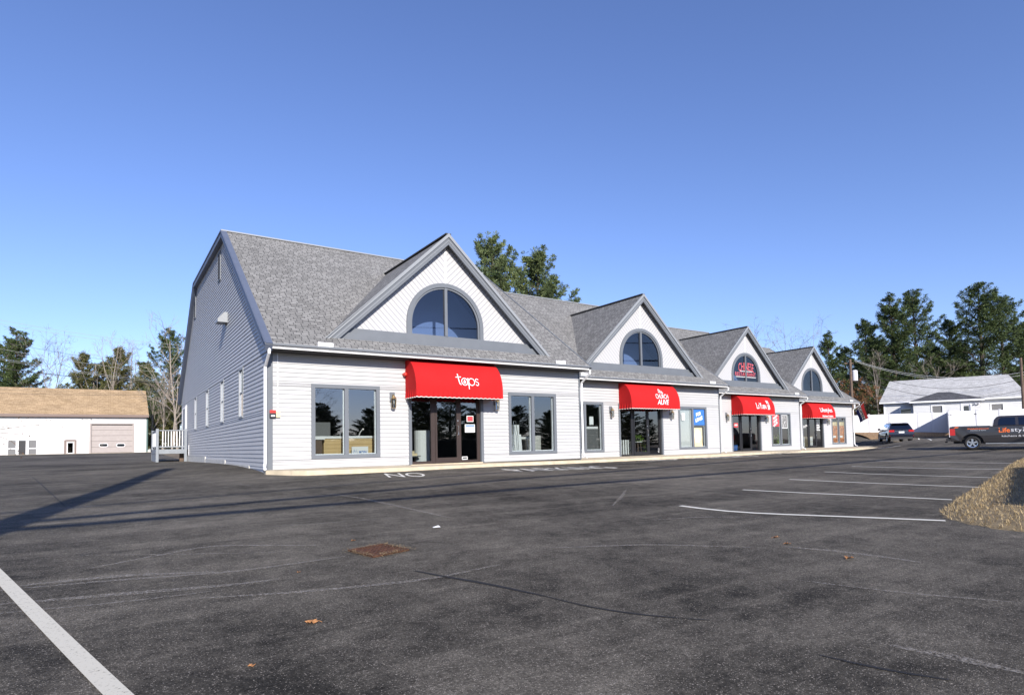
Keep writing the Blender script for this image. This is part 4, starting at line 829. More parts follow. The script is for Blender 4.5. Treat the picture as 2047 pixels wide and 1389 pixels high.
# fourth shop
Y=YW[3]; zf=ZB[3]
for k,(a_,b_) in enumerate(((47.70,48.55),(48.72,49.56))):
    t=thing('kitchen_poster',['orange wood kitchen photo filling the left pane of the last shop window','orange wood kitchen photo filling the right pane of the last shop window'][k],'poster',((a_+b_)/2,Y+.1,-.35)); mb=MB(); mb.box(a_,b_,Y+.09,Y+.095,-.34,1.3); mb.build('photo','kitchen',t); mb=MB(); mb.box(a_,b_,Y+.082,Y+.088,1.0,1.3); mb.build('header','poster',t); mb=MB(); mb.box(a_+.1,b_-.25,Y+.082,Y+.088,.05,.2); mb.build('worktop','paper',t)
t=thing('door_lettering','white script lettering on the glass beside the last shop door','lettering',(43.9,Y+.08,.5)); mb=MB(); mb.flat(move2d(fit2d(T['letter'],.6,.3),43.95,.95,.3),lambda u,v:(u,Y+.084,v)); mb.build('script','white',t); mb=MB()
for k in range(5): mb.box(45.55,46.0-.08*(k%2),Y+.082,Y+.085,1.15-k*.13,1.21-k*.13)
mb.build('hours','white',t)
for x in (43.75,44.55,45.7):
    t=thing('kitchen_cabinet',{43.75:'cream display cabinet behind the left sidelight of the last shop',44.55:'cream display cabinet behind the door of the last shop',45.7:'cream display cabinet behind the right sidelight of the last shop'}[x],'cabinet',(x,Y+.9,zf)); mb=MB(); mb.box(x-.3,x+.3,Y+.7,Y+1.2,zf+.01,zf+.9); mb.build('body','poster',t); mb=MB(); mb.box(x-.27,x+.27,Y+.68,Y+.695,zf+.5,zf+.85); mb.box(x-.27,x+.27,Y+.68,Y+.695,zf+.08,zf+.46); mb.build('drawer_front','paper',t)

# ---------------------------------------------------------------- open flag on the last corner
bs=at_y(1711,821,YW[3]-.05); tip=at_y(1726.5,803.5,YW[3]-1.0); fl=thing('open_flag','red white and blue OPEN flag on a slanted pole at the last shop corner','flag',tuple(bs))
mb=MB(); mb.tube([bs,tip],.018,6); mb.build('flag_pole','white',fl); mb=MB(); mb.cyl(bs+Vector((0,.04,-.02)),bs+Vector((0,-.04,.02)),.05); mb.build('bracket','white',fl)
pd=(tip-bs).normalized(); A=tip-pd*.06; Ln=(tip-bs).length*.95
def flagpt(u,v):   # u along pole from the tip, v down the fly
    q=A-pd*(u*Ln); w_=math.sin(v*4+u*2)*.05
    return Vector((q.x+.40*v*(1-.2*u)+w_*.5+rgt.x*.22*v,q.y+.10*v+w_+rgt.y*.22*v,q.z-1.25*v*(1-.12*u)+.12*v*u))
for nm,m_,u0,u1 in (('red_stripe','flagred',0,.33),('white_stripe','flagwhite',.33,.66),('blue_stripe','navy',.66,1.0)):
    mb=MB(); nu,nv=5,14; V=[flagpt(u0+(u1-u0)*i_/nu,j_/nv) for j_ in range(nv+1) for i_ in range(nu+1)]; mb.add(V,[(j_*(nu+1)+i_,j_*(nu+1)+i_+1,(j_+1)*(nu+1)+i_+1,(j_+1)*(nu+1)+i_) for j_ in range(nv) for i_ in range(nu)]); mb.build(nm,m_,fl,True)
mb=MB(); ft=fit2d(T['open'],.86,.26); mb.flat(ft,lambda u,v:flagpt(.495-v*1.0,.5+u)+Vector((-.012,-.02,0))); mb.build('lettering','black',fl)

# ---------------------------------------------------------------- lot markings
def gp(*q): return [tuple(ground(*p)) for p in q]
LM=[((0,1148),(262,1396)),]
a=ground(-12,1141);c=ground(236,1389); d=(c-a).normalized(); ribbon([a-d*2,c+d*2],.105,'painted_line','linepaint','wide white painted line crossing the left foreground','road marking')
ST=[((1360,1011),(1450,1024),(1700,1033),(1890,1041)),((1485,979),(1600,985),(1760,992),(1903,999)),((1578,958),(1700,964),(1850,970),(1962,974)),((1648,943),(1760,948),(1900,952),(1990,955)),((1703,932),(1800,935),(1920,937),(2006,938)),((1750,921),(1850,923),(1950,925),(2028,926))]
LB=['nearest white stall line ending at the grass tip','second white stall line from the camera','third white stall line from the camera','fourth white stall line from the camera','fifth white stall line from the camera','farthest white stall line before the pickup truck']
for q,l_ in zip(ST,LB): ribbon(gp(*q),.1,'stall_line','paintworn',l_,'road marking',group='white stall lines')
ribbon(gp((1836,876),(1862,880)),.1,'stall_line','paintworn','short white stall line beside the parked dark car','road marking',group='white stall lines')
ribbon(gp((1755,896),(1800,890.5)),.12,'stall_line','paintworn','white line at the end of the walk','road marking',group='white stall lines')
def paint_text(t,p0,p1,depth,lab):
    a=ground(*p0);b=ground(*p1); d=Vector((b.x-a.x,b.y-a.y,0)); L=d.length; d/=L; n_=Vector((-d.y,d.x,0)); vs,fs=fit2d(t,L,depth); mb=MB()
    V=[]
    for u,v in vs:
        q=a+d*(u+L/2)+n_*v; V.append((q.x,q.y,h1(q.x,q.y)+.008))
    mb.add(V,fs); tag(mb.build('pavement_lettering','paintworn'),lab,'road marking',kind='structure')
paint_text(T['NO'],(772,950.5),(848,948.5),1.25,'white NO painted on the asphalt by the nearest awning')
paint_text(T['PARK'],(1020,940.5),(1215,933.5),1.15,'white PARKING painted on the asphalt by the second window')
paint_text(T['NO'],(1284,920.8),(1342,917.6),1.1,'white NO painted on the asphalt by the CHURCH ALIVE door')
paint_text(T['PARK'],(1380,916.5),(1500,911.5),1.1,'white PARKING painted on the asphalt by the FOR LEASE window')
paint_text(T['NO'],(1512,908.6),(1552,906.6),1.1,'white NO painted on the asphalt by the LI YUEN door')
paint_text(T['PARK'],(1572,906),(1664,902.2),1.1,'white PARKING painted on the asphalt by the last shop')
SC=[((440,1060),(640,1046),(830,1032)),((0,1180),(200,1162),(480,1142),(690,1112)),((0,1208),(260,1186),(480,1168),(560,1157)),((0,1226),(280,1200),(420,1182)),((400,1196),(620,1182),(860,1158),(1000,1128)),((30,1172),(240,1150),(430,1143)),((150,1110),(340,1108),(560,1104)),((180,1136),(420,1090),(640,1090)),
 ((640,985),(720,995),(900,1035)),((130,1016),(260,1024),(340,1032)),((1225,1010),(1243,992),(1252,978)),((1560,1092),(1700,1104),(1840,1124)),((1600,1160),(1800,1185),(2047,1205)),((1100,1095),(1300,1088),(1500,1094)),((1780,1290),(1900,1310),(2047,1345)),((380,962),(470,965),(520,976)),((1300,1040),(1420,1032),(1530,1036))]
for k,q in enumerate(SC): ribbon(gp(*q),.035+.03*(k%3),'tyre_scuff','scuff','pale tyre scuff worn into the asphalt','scuff mark',dz=.004,group='pale tyre scuffs',step=.15,taper=True)
CR=[((828,1141),(900,1155),(960,1164),(1090,1192)),((1090,1192),(1180,1215),(1300,1232),(1420,1240)),((1110,953),(1290,972),(1420,982),(1486,988),(1530,996),(1620,1003)),((60,950),(90,975),(130,1012)),((1640,1310),(1760,1340),(1900,1360))]
for k,q in enumerate(CR): ribbon(gp(*q),.05 if k<1 else .028,'asphalt_crack','crack',['wide dark sealed crack right of the drain grate','thin dark crack continuing into the right foreground','long thin dark crack under the stall lines','short dark crack at far left','dark crack in the lower right foreground'][k],'crack',dz=.005,step=.12,taper=True)
# drain grate
cg=ground(757,1101); gd=thing('drain_grate','rusty square drain grate ringed with straw in the foreground','drain grate',tuple(cg)); 
ga=R(14)
def gl(u,v,z=0): x=cg.x+u*math.cos(ga)-v*math.sin(ga); y=cg.y+u*math.sin(ga)+v*math.cos(ga); return (x,y,h1(x,y)+z)
mb=MB(); s0=.20
for k in range(7): u=-s0+.03+k*.0567; mb.prism([(u-.012,-s0),(u+.012,-s0),(u+.012,s0),(u-.012,s0)],lambda a,b,t:gl(a,b,t),.004,.016)
for k in range(7): v=-s0+.03+k*.0567; mb.prism([(-s0,v-.012),(s0,v-.012),(s0,v+.012),(-s0,v+.012)],lambda a,b,t:gl(a,b,t),.003,.0145)
mb.build('bars','rust',gd); mb=MB(); mb.quad(gl(-s0,-s0,.002),gl(s0,-s0,.002),gl(s0,s0,.002),gl(-s0,s0,.002)); mb.build('pit_shade','darkin',gd)  # flat dark sheet under the bars stands in for the shaded hole
mb=MB(); 
for (x0,x1,y0,y1) in ((-s0-.03,s0+.03,-s0-.03,-s0),(-s0-.03,s0+.03,s0,s0+.03),(-s0-.03,-s0,-s0,s0),(s0,s0+.03,-s0,s0)): mb.prism([(x0,y0),(x1,y0),(x1,y1),(x0,y1)],lambda a,b,t:gl(a,b,t),.001,.02)
mb.build('rim','rust',gd)
mb=MB()
for k in range(620):
    a=random.uniform(0,6.283); r=random.gauss(.235,.03)*(1/max(abs(math.cos(a)),abs(math.sin(a))))*.98; r=min(r,.38); u,v=r*math.cos(a),r*math.sin(a)
    if abs(u)<s0-.02 and abs(v)<s0-.02: continue
    an=random.uniform(0,6.283); l=random.uniform(.02,.06); P0=Vector(gl(u,v,.008+random.uniform(0,.018))); d=Vector((math.cos(an),math.sin(an),random.uniform(-.1,.4)))*l; n_=Vector((-d.y,d.x,0)).normalized()*.004; mb.quad(P0-n_,P0+n_,P0+d)
mb.build('litter','straw',gd)['kind']='stuff'
# fallen leaves
def leaf_mesh():
    mb=MB(); k_=.48; out=[(0,-.075),(.012,-.04),(.05,-.045),(.03,-.015),(.07,.0),(.04,.018),(.055,.05),(.02,.045),(0,.085),(-.022,.048),(-.058,.045),(-.038,.015),(-.068,-.005),(-.03,-.02),(-.045,-.05),(-.012,-.042)]
    z=lambda u,v:.018+3.2*u*u+1.6*v*v-.25*u*v*8+.012*math.sin(60*u)
    V=[(u*k_,v*k_,z(u,v)*.55) for u,v in out]+[(0,0,.008)]; n=len(out); mb.add(V,[(n,k,(k+1)%n) for k in range(n)]); mb.tube([(0,-.034,.016),(.003,-.052,.006)],.0015,4); return mb
lf0=None
for px,py,s,l_ in ((624,1246,1.25,'curled brown oak leaf alone in the left foreground'),(503,1332,.7,'small scrap of brown leaf nearest the bottom edge'),(597,1144,.55,'tiny yellow leaf left of the drain grate'),(1552,1075,1.1,'brown leaf upper left of a pair in the right middle of the lot'),(1574,1088,1.1,'brown leaf lower right of a pair in the right middle of the lot'),(1697,1117,1.35,'flat brown leaf in front of the grass tip'),(706,1081,.8,'orange leaf just behind the drain grate')):
    p=ground(px,py)
    if lf0 is None: lf0=leaf_mesh().build('oak_leaf','deadleaf'); lf0.location=p; lf0.scale=(s,s,s); lf0.rotation_euler=(0,0,1.1); tag(lf0,l_,'leaf',group='fallen leaves on the asphalt')
    else: q=lf0.copy(); C.objects.link(q); q.location=p; q.scale=(s,s,s); q.rotation_euler=(random.uniform(-.15,.15),0,random.uniform(0,6)); q['label']=l_
p=ground(872,1055); mb=MB(); mb.add([(p.x-.05,p.y-.02,p.z+.01),(p.x+.05,p.y-.03,p.z+.012),(p.x+.045,p.y+.03,p.z+.03),(p.x-.04,p.y+.025,p.z+.015)],[(0,1,2,3)]); mesh_thing(mb,'paper_scrap','paper','white paper scrap on the asphalt behind the drain grate','litter')

# ---------------------------------------------------------------- grass verge at right
GO_=gp((1879,1025),(1897,1011),(1914.8,996.6),(1942,981),(1969.5,966.4),(2005,940),(2027,924.6),(2047,916.5),(2075,905.5)); GL_=gp((1886,1035.5),(1922,1044),(1974,1055),(2047,1063.6),(2120,1072),(2300,1085))
poly=[(p[0],p[1]) for p in GL_[::-1]]+[(p[0],p[1]) for p in GO_]
far=GO_[-1]; poly+=[(far[0]+2,far[1]-6),(GL_[-1][0]+8,GL_[-1][1]-4)]
PA=np.array(poly)
def inside(x,y):
    c=np.zeros(np.shape(x),bool); n=len(PA)
    for i in range(n):
        a,b=PA[i],PA[(i+1)%n]; m=((a[1]>y)!=(b[1]>y))&(x<(b[0]-a[0])*(y-a[1])/(b[1]-a[1]+1e-12)+a[0]); c^=m
    return c
def edist(x,y):
    d=np.full(np.shape(x),1e9); n=len(PA)
    for i in range(n):
        a,b=PA[i],PA[(i+1)%n]; e=b-a; t=np.clip(((x-a[0])*e[0]+(y-a[1])*e[1])/(e@e),0,1); d=np.minimum(d,np.hypot(x-a[0]-t*e[0],y-a[1]-t*e[1]))
    return d
lz=lambda x,y:hgt(x,y)+.012+.11*(1-np.exp(-edist(x,y)/.9))
gx=np.arange(PA[:,0].min()-.3,PA[:,0].max()+.3,.14); gy=np.arange(PA[:,1].min()-.3,PA[:,1].max()+.3,.14); gx=gx[gx<34]
XX,YY=np.meshgrid(gx,gy); IN=inside(XX,YY); ZZ=np.where(IN,lz(XX,YY),hgt(XX,YY)-.02); mb=MB(); nx=len(gx); mb.v=[tuple(q) for q in np.stack([XX.ravel(),YY.ravel(),ZZ.ravel()],1)]; INr=IN
for j in range(len(gy)-1):
    for i in range(nx-1):
        if IN[j:j+2,i:i+2].any(): mb.f.append((j*nx+i,j*nx+i+1,(j+1)*nx+i+1,(j+1)*nx+i)); mb.uv.append(None)
tag(mb.build('lawn','soil',smooth=True),'dry brown grass verge beside the stall lines','lawn',kind='structure')
N=170000; X=RNG.uniform(PA[:,0].min(),min(PA[:,0].max(),30),N); Yv=RNG.uniform(PA[:,1].min(),PA[:,1].max(),N); k=inside(X,Yv)&(np.hypot(X,Yv)<30); X,Yv=X[k],Yv[k]; n=len(X); Z=lz(X,Yv)-.005
L_=RNG.uniform(.03,.085,n); an=RNG.uniform(0,2*np.pi,n); le=RNG.uniform(.5,1.6,n); dx=np.cos(an)*L_*np.sin(le);dy=np.sin(an)*L_*np.sin(le);dz=L_*np.cos(le)+.012; wx=-np.sin(an)*.0045; wy=np.cos(an)*.0045
V=np.stack([np.stack([X-wx,Yv-wy,Z],1),np.stack([X+wx,Yv+wy,Z],1),np.stack([X+dx,Yv+dy,Z+dz],1)],1).reshape(-1,3)
me=bpy.data.meshes.new('dry_grass'); me.from_pydata(V.tolist(),[],[(3*i,3*i+1,3*i+2) for i in range(n)]); me.materials.append(M['drygrass']); o=bpy.data.objects.new('dry_grass',me); C.objects.link(o); tag(o,'short dry tan grass blades on the verge','grass',kind='stuff')
# unseen hedge beyond the right edge, added to cast a shadow on the dry grass
q0=ground(2029,938)+Vector((0,0,.2)); q1=ground(2029,1020)+Vector((0,0,.2)); H=1.3; back=ld*(-H/(-ld.z)); u0=q0+back; u1=q1+back
e0=Vector((u0.x,u0.y,0)); e1=Vector((u1.x,u1.y,0)); dh=(e1-e0).normalized(); nh=Vector((dh.y,-dh.x,0))
if nh.x<0: nh=-nh
nh=nh if nh.y<0 else -nh
zb=min(h1(e0.x,e0.y),h1(e1.x,e1.y)); Lh=(e1-e0).length; he=thing('shadow_hedge','unseen hedge added to shade the dry grass verge','hedge',(e1.x,e1.y,zb))
mb=MB(); P4=[e0,e1,e1+nh*.8,e0+nh*.8]; mb.add([(p.x,p.y,zb) for p in P4]+[(p.x,p.y,u1.z-.06) for p in P4],[(3,2,1,0),(4,5,6,7),(0,1,5,4),(1,2,6,5),(2,3,7,6),(3,0,4,7)]); mb.build('shadow_block','hedge',he)  # solid block inside the added hedge so its shadow is full
mb=MB()
for k in range(9000):
    f=random.random(); u=random.uniform(0,Lh); o,z=(random.gauss(0,.03),random.uniform(zb,u1.z)) if f<.45 else (random.uniform(0,.8),u1.z+random.gauss(-.04,.05))
    c=e0+dh*u+nh*o; c=Vector((c.x,c.y,z)); d=Vector((random.gauss(0,1),random.gauss(0,1),random.gauss(.4,1))).normalized()*.05; e=d.cross(Vector((random.gauss(0,1),random.gauss(0,1),random.gauss(0,1)))).normalized()*.02; mb.quad(c-d,c+e,c+d,c-e)
mb.build('foliage','hedge',he)

# ---------------------------------------------------------------- trees
def pine_meshes(H,c0,rmax,seed,leaf,tufts=26,full=.6,up=.25):
    rg=np.random.default_rng(seed); tr=MB(); V=[];F=[]
    bend=rg.normal(0,.012,2); ax_=lambda z:np.array([bend[0]*z*z/H,bend[1]*z*z/H,z])
    tr.tube([ax_(z) for z in np.linspace(-.3,H,9)],[.02*H*(1-.93*q)*.75+.02 for q in np.linspace(0,1,9)],7)
    z=c0*H
    while z<H*.985:
        t=(z/H-c0)/(1-c0); prof=(1-t)**.7*(.55+.45*min(1,t*3+.3))+.06
        drop_=rg.random()<.2
        for k in range(int(rg.integers(5,8))):
            L=rmax*prof*rg.uniform(.35,1.3)
            if rg.random()<.1 or (rg.random()<.5 and drop_): continue
            a=rg.uniform(0,2*np.pi); el=rg.uniform(-.12,.25)+t*.75
            d=np.array([np.cos(a)*np.cos(el),np.sin(a)*np.cos(el),np.sin(el)]); p0=ax_(z+rg.uniform(-.2,.2)); side=np.array([-np.sin(a),np.cos(a),0])
            Q=[p0+d*L*s+np.array([0,0,up*L*s*s]) for s in (0,.4,.75,1)]
            tr.tube(Q,[.012*L+.02,.01*L+.012,.012,.006],3,False)
            nt_=max(5,int(tufts*L/rmax*1.15))
            for j in range(nt_):
                s=rg.uniform(.22,1.02)**.8; c=p0+d*L*s+np.array([0,0,up*L*s*s]); sp_=(.30*L*(1.05-s)+.10)
                c=c+side*rg.normal(0,sp_*.75)+np.array([0,0,rg.normal(.04,.09)]); ln=rg.uniform(.18,.42)
                o=len(V); V.append(c)
                for b in range(9):
                    e=d*.55+np.array([0,0,.55])+rg.normal(0,.75,3); e/=np.linalg.norm(e); q=np.cross(e,rg.normal(0,1,3)); q/=np.linalg.norm(q)+1e-9
                    m=c+e*ln; wd=ln*.10; V+= [m-q*wd,m+q*wd]; F.append((o,len(V)-2,len(V)-1))
        z+=rg.uniform(.028,.045)*H*(1.05-.35*t)
    return tr,V,F
def make_tree(name,label,cat,meshes,bark,leaf,loc,scale=1,rz=0,group=None):
    t=thing(name,label,cat,(0,0,0),group); tr,V,F=meshes; tr.build('trunk',bark,t,local=True)
    if F: mb=MB(); mb.v=[tuple(q) for q in V]; mb.f=F; mb.uv=[None]*len(F); mb.build('crown',leaf,t,local=True)
    t.location=loc; t.scale=(scale,)*3 if not isinstance(scale,tuple) else scale; t.rotation_euler=(0,0,rz); return t
def bare_meshes(H,seed,spread=.42,leafy=0,nb=7,r0=.011):
    rg=np.random.default_rng(seed); tr=MB(); V=[];F=[]; LV=[];LF=[]
    def tw(p,d,L,r,lev):
        pts=[p]; dd=d.copy(); n=4 if lev<2 else 3
        for k in range(n): dd=dd+rg.normal(0,.10+.04*lev,3)+np.array([0,0,.06]); dd/=np.linalg.norm(dd); pts.append(pts[-1]+dd*L/n)
        rr=[r*(1-.75*k/n) for k in range(n+1)]
        if lev<2: tr.tube(pts,rr,5 if lev==0 else 4,False)
        else:
            sd=np.cross(dd,rg.normal(0,1,3)); sd/=np.linalg.norm(sd)+1e-9; o=len(V)
            for q,r_ in zip(pts,rr): V.extend([q-sd*r_,q+sd*r_])
            for k in range(n): F.append((o+2*k,o+2*k+1,o+2*k+3,o+2*k+2))
        if lev==3:
            if leafy:
                for k in range(leafy):
                    c=pts[rg.integers(1,n+1)]+rg.normal(0,.12,3); e=rg.normal(0,1,3); e/=np.linalg.norm(e); q=np.cross(e,rg.normal(0,1,3)); q/=np.linalg.norm(q); s=rg.uniform(.07,.13); o=len(LV); LV.extend([c-e*s,c+q*s*.6,c+e*s,c-q*s*.6]); LF.append((o,o+1,o+2,o+3))
            return
        m=[nb+2,nb-1,5,0][lev]
        for k in range(m):
            s=rg.uniform(.3 if lev==0 else .2,1.0); i_=min(int(s*n),n-1); q=pts[i_]+(pts[i_+1]-pts[i_])*(s*n-i_)
            a=rg.uniform(0,2*np.pi); x=np.cross(dd,[.3,.2,1.]); x/=np.linalg.norm(x)+1e-9; y=np.cross(dd,x)
            nd=dd*(.75)+(x*np.cos(a)+y*np.sin(a))*(spread+.25*rg.random())*1.25; nd/=np.linalg.norm(nd); tw(q,nd,L*rg.uniform(.34,.55)*(1.1-.35*s),max(rr[i_]*.5,.014),lev+1)
    tw(np.array([0,0,-.2]),np.array([0,0,1.]),H*.86,r0*H,0)
    return tr,V,F,LV,LF
def place(px,py,d):
    p=at_d(px,880,d); z=h1(p.x,p.y); top=at_d(px,py,d).z; return (p.x,p.y,z-.05),top-z
PM=[(pine_meshes(20,.10,4.6,1,'pine',tufts=62),20,'pine'),(pine_meshes(20,.28,5.2,2,'pine',tufts=60,up=.30),20,'pine'),(pine_meshes(20,.08,5.4,5,'pine',tufts=64,up=.12),20,'pine'),(pine_meshes(18,.30,4.3,8,'pineback',tufts=76,up=.45),18,'pineback'),(pine_meshes(14,.08,3.6,13,'yellowpine',tufts=50),14,'yellowpine')]
PROTO={}
def pine_at(v,px,py,d,label,rz,wide=1.,group=None,name='pine_tree'):
    loc,hh=place(px,py,d); m,H,lf=PM[v]; s=hh/H; sc=(s*wide,s*wide,s)
    if v not in PROTO: PROTO[v]=make_tree(name,label,'pine tree',m,'bark',lf,loc,sc,rz,group); return PROTO[v]
    return dup(PROTO[v],loc,rz,label,sc,group)
g1='pines behind the white house'; g0='pines behind the shopping center'; g2='pines behind the warehouse'
for a in ((3,992,486,66,'tall bushy pine rising over the roof just right of the nearest dormer',.3,1.0,g0),(3,1074,512,70,'broad bushy pine over the roof with a long low branch at right',2.1,1.15,g0),(3,952,560,74,'small pine top half hidden behind the nearest dormer',4.,.9,g0),
  (0,1666,666,84,'slim dark pine just right of the last dormer',1.,0.98,g1),(2,1738,644,86,'dark broad pine behind the pole with the transformer',2.,1.13,g1),(0,1797,592,84,'tallest pointed pine in the dark stand, left of its twin',.5,1.22,g1),(1,1842,588,88,'feathery pine with upswept branches, right of its twin',3.2,1.18,g1),
  (2,1906,644,92,'round topped pine between the twin tall pines and the lone tall pine',1.4,1.13,g1),(1,1972,574,86,'lone tall pine with open layered branches above the white house roof',5.1,1.28,g1),(1,2014,598,90,'tall pine with a bare lower trunk at the right edge',.9,1.22,g1),(0,2062,648,96,'pine cut off by the right edge of the picture',2.2,1.08,g1),
  (2,1700,698,94,'dark pine low behind the last shop roof',4.4,1.18,g1),(2,1768,680,98,'dark pine filling the gap behind the slim bare tree',3.6,1.38,g1),(2,1872,698,100,'dark low pine behind the middle of the house roof',.2,1.38,g1),(2,1935,688,102,'dark low pine left of the lone tall pine',2.9,1.18,g1),(0,1612,702,100,'small pine top between bare trees right of the third dormer',1.9,0.98,None),
  (0,30,660,100,'dark pine standing alone at the far left',.7,1.15,g2),(2,2,690,104,'dark pine cut off by the left edge of the picture',1.7,1.1,g2),(1,338,664,80,'tall pine beside the gable wall at the warehouse end',2.6,1.1,g2),
  (4,158,712,100,'olive pine left of the pale birches',.4,1.1,g2),(4,242,700,102,'olive pine behind the leaning birch trunks',3.3,1.1,g2),(4,196,728,104,'low olive pine between two taller olive pines',1.3,1.3,g2),(4,285,728,98,'olive pine by the right end of the warehouse roof',2.2,1.2,g2),(2,312,762,84,'dark pine in the gap right of the warehouse',.6,1.1,g2),(2,356,752,88,'dark pine hidden behind the wooden deck',2.7,1.2,g2),(4,330,800,78,'low shaded pine above the wooden deck',1.1,1.2,g2)):
    pine_at(*a)
for k in range(34):
    v=(2,2,4,0)[k%4]; m,H,lf=PM[v]; h_=(5.9,6.8,5.4,7.4,6.2)[k%5]*(1.35 if k%2 else 1); x=-26+k*3.3+(k%3)*.7; y=(-33,-46)[k%2]-(k%3)*1.5
    dup(PROTO[v],(x,y,h1(x,y)-.1),k*1.3,'pine in the treeline across the road behind the camera',(h_/H*2.3,h_/H*2.3,h_/H),'trees across the road')
BPROTO={}
BM={}
def bare_at(v,px,py,d,label,rz,tilt=0,wide=1.,group='leafless trees'):
    loc,hh=place(px,py,d); cfg={0:(15,21,.42,0,8,.009,'greybark'),1:(15,33,.30,0,7,.008,'palebark'),2:(11,44,.5,5,7,.012,'bark'),3:(14,52,.36,0,8,.011,'palebark')}[v]; s=hh/cfg[0]; sc=(s*wide,s*wide,s)
    if v not in BPROTO:
        tr,V,F,LV,LF=bare_meshes(cfg[0],cfg[1],cfg[2],cfg[3],cfg[4],cfg[5]); t=thing('bare_tree' if v!=2 else 'oak_tree',label,'tree',(0,0,0),group); tr.build('trunk',cfg[6],t,local=True)
        mb=MB(); mb.v=[tuple(q) for q in V]; mb.f=F; mb.uv=[None]*len(F); mb.build('crown',cfg[6],t,local=True)
        if LF: mb=MB(); mb.v=[tuple(q) for q in LV]; mb.f=LF; mb.uv=[None]*len(LF); mb.build('leaves','oakleaf',t,local=True)
        t.location=loc; t.scale=sc; t.rotation_euler=(tilt,0,rz); BPROTO[v]=t; return t
    t=dup(BPROTO[v],loc,rz,label,sc,group); t.rotation_euler=(tilt,0,rz); return t
for a in ((0,90,688,98,'grey leafless tree right of the lone left pine',.2),(0,122,694,100,'slimmer grey leafless tree above the warehouse roof',2.2),(0,60,715,99,'small leafless tree beside the lone left pine',1.2),(1,210,656,98,'tallest pale birch above the warehouse roof',.5),(1,262,664,99,'pale birch leaning right above the warehouse roof',3.,.12),(1,185,690,100,'pale birch leaning left above the warehouse roof',1.9,-.1),
  (3,356,642,74,'pale leafless tree against the gable wall edge',.9),(3,324,740,70,'pale forked tree growing behind the wooden deck',2.4),(3,343,730,68,'second pale tree growing behind the wooden deck',4.0),(3,303,770,76,'thin pale tree at the corner of the warehouse',5.),
  (0,1545,668,96,'grey leafless tree left of the last dormer',1.1),(0,1588,664,98,'tallest grey leafless tree behind the last dormer',.1),(0,1628,676,99,'thin grey leafless tree touching the last dormer peak',3.1),
  (1,1762,690,78,'slim pale leafless tree right of the transformer pole',2.2),(1,1862,705,76,'pale leafless tree behind the middle of the house roof',.3),
  (2,1716,760,76,'brown leaved oak behind the transformer pole',.8),(2,1740,775,74,'brown leaved oak at the left end of the white house',2.8),(2,1694,790,77,'low brown leaved oak behind the last shop corner',4.2),(2,1758,800,72,'short brown leaved oak touching the white house eave',1.2)): bare_at(*a)
for x,y,h_ in ((9,-30,9.5),(20,-36,9),(33,-34,10)): dup(BPROTO[0],(x,y,h1(x,y)-.1),x,'leafless tree across the road behind the camera',(h_/15*1.3,)*2+(h_/15,),'leafless trees across the road')
# leafy twig reaching in at the left edge
tw0=at_d(-30,862,30); t=thing('twig_branch','thin bare branch with a few dry leaves reaching in at the left edge','branch',tuple(tw0)); mb=MB(); lv=MB()
for e_ in (((60,850),(130,846),(188,835)),((40,868),(70,852),(100,842)),((20,880),(40,895),(30,905)),((20,850),(50,838),(80,832))):
    pts=[tw0]+[at_d(x,y,30+.3*k) for k,(x,y) in enumerate(e_)]; mb.tube(pts,[.02,.012,.007,.003],4,False)
    for q in pts[1:]:
        for k in range(4): c=q+Vector((random.gauss(0,.2),random.gauss(0,.2),random.gauss(-.06,.12))); dv=Vector((random.uniform(-1,1),random.uniform(-1,1),random.uniform(-1,1))).normalized()*.06; ev=dv.cross(Vector((0,.3,1))).normalized()*.03; lv.quad(c-dv,c+ev,c+dv,c-ev)
mb.tube([Vector((tw0.x-1.5,tw0.y,h1(tw0.x-1.5,tw0.y))),Vector((tw0.x-1.4,tw0.y,1.2)),tw0],[.06,.05,.02],5); mb.build('twigs','wood',t); lv.build('leaves','oakleaf',t)

# ---------------------------------------------------------------- warehouse at left
GY=80.; wx1=3.62; wx0=-24; gz=-.55; ez=4.26; rz_=7.6
wh=thing('warehouse','long low white warehouse with a tan shingle roof and taupe overhead door','warehouse',(wx0,GY,gz))
mb=MB(); ods=[at_y(180.7,847.7,GY).x,at_y(267.3,847.7,GY).x]; odz=at_y(180.7,847.7,GY).z; mds=[at_y(129,879,GY).x,at_y(152.5,879,GY).x]; mdz=1.5
wws=[(at_y(x0,900,GY).x,at_y(x1,900,GY).x) for x0,x1 in ((15.5,32),(36.5,52),(56.5,73))]; wz1=1.5; wz0=-.2
holes=[(ods[0],ods[1],gz,odz),(mds[0],mds[1],gz,mdz)]+[(a,b,wz0,wz1) for a,b in wws]
clap(mb,rows_of(gz,ez,.2,lambda z:wx0,lambda z:wx1,holes),lambda u,z,o:(u,GY-o,z),.018); mb.build('front_wall','whitewall',wh)
mb=MB(); mb.quad((wx1,GY,gz),(wx1,GY+14,gz),(wx1,GY+14,ez),(wx1,GY+7,rz_),(wx1,GY,ez)); mb.build('end_wall','whitewall',wh)
mb=MB(); mb.box(wx1-.02,wx1+.14,GY-.03,GY+.2,gz,ez+.05); mb.build('corner_trim','greengable',wh)
mb=MB(); e0=(GY-.4,ez-.05); 
pts=[(wx0,e0[0],e0[1]),(wx1+.2,e0[0],e0[1]),(wx1+.2,GY+7,rz_),(wx0,GY+7,rz_)]; L_=math.hypot(7.4,rz_-e0[1]); mb.quad(*pts,uv=[(wx0,0),(wx1,0),(wx1,L_),(wx0,L_)]); pts=[(wx1+.2,GY+14.4,e0[1]),(wx0,GY+14.4,e0[1]),(wx0,GY+7,rz_),(wx1+.2,GY+7,rz_)]; mb.quad(*pts,uv=[(wx1,0),(wx0,0),(wx0,L_),(wx1,L_)]); mb.build('roof','tanshingle',wh)
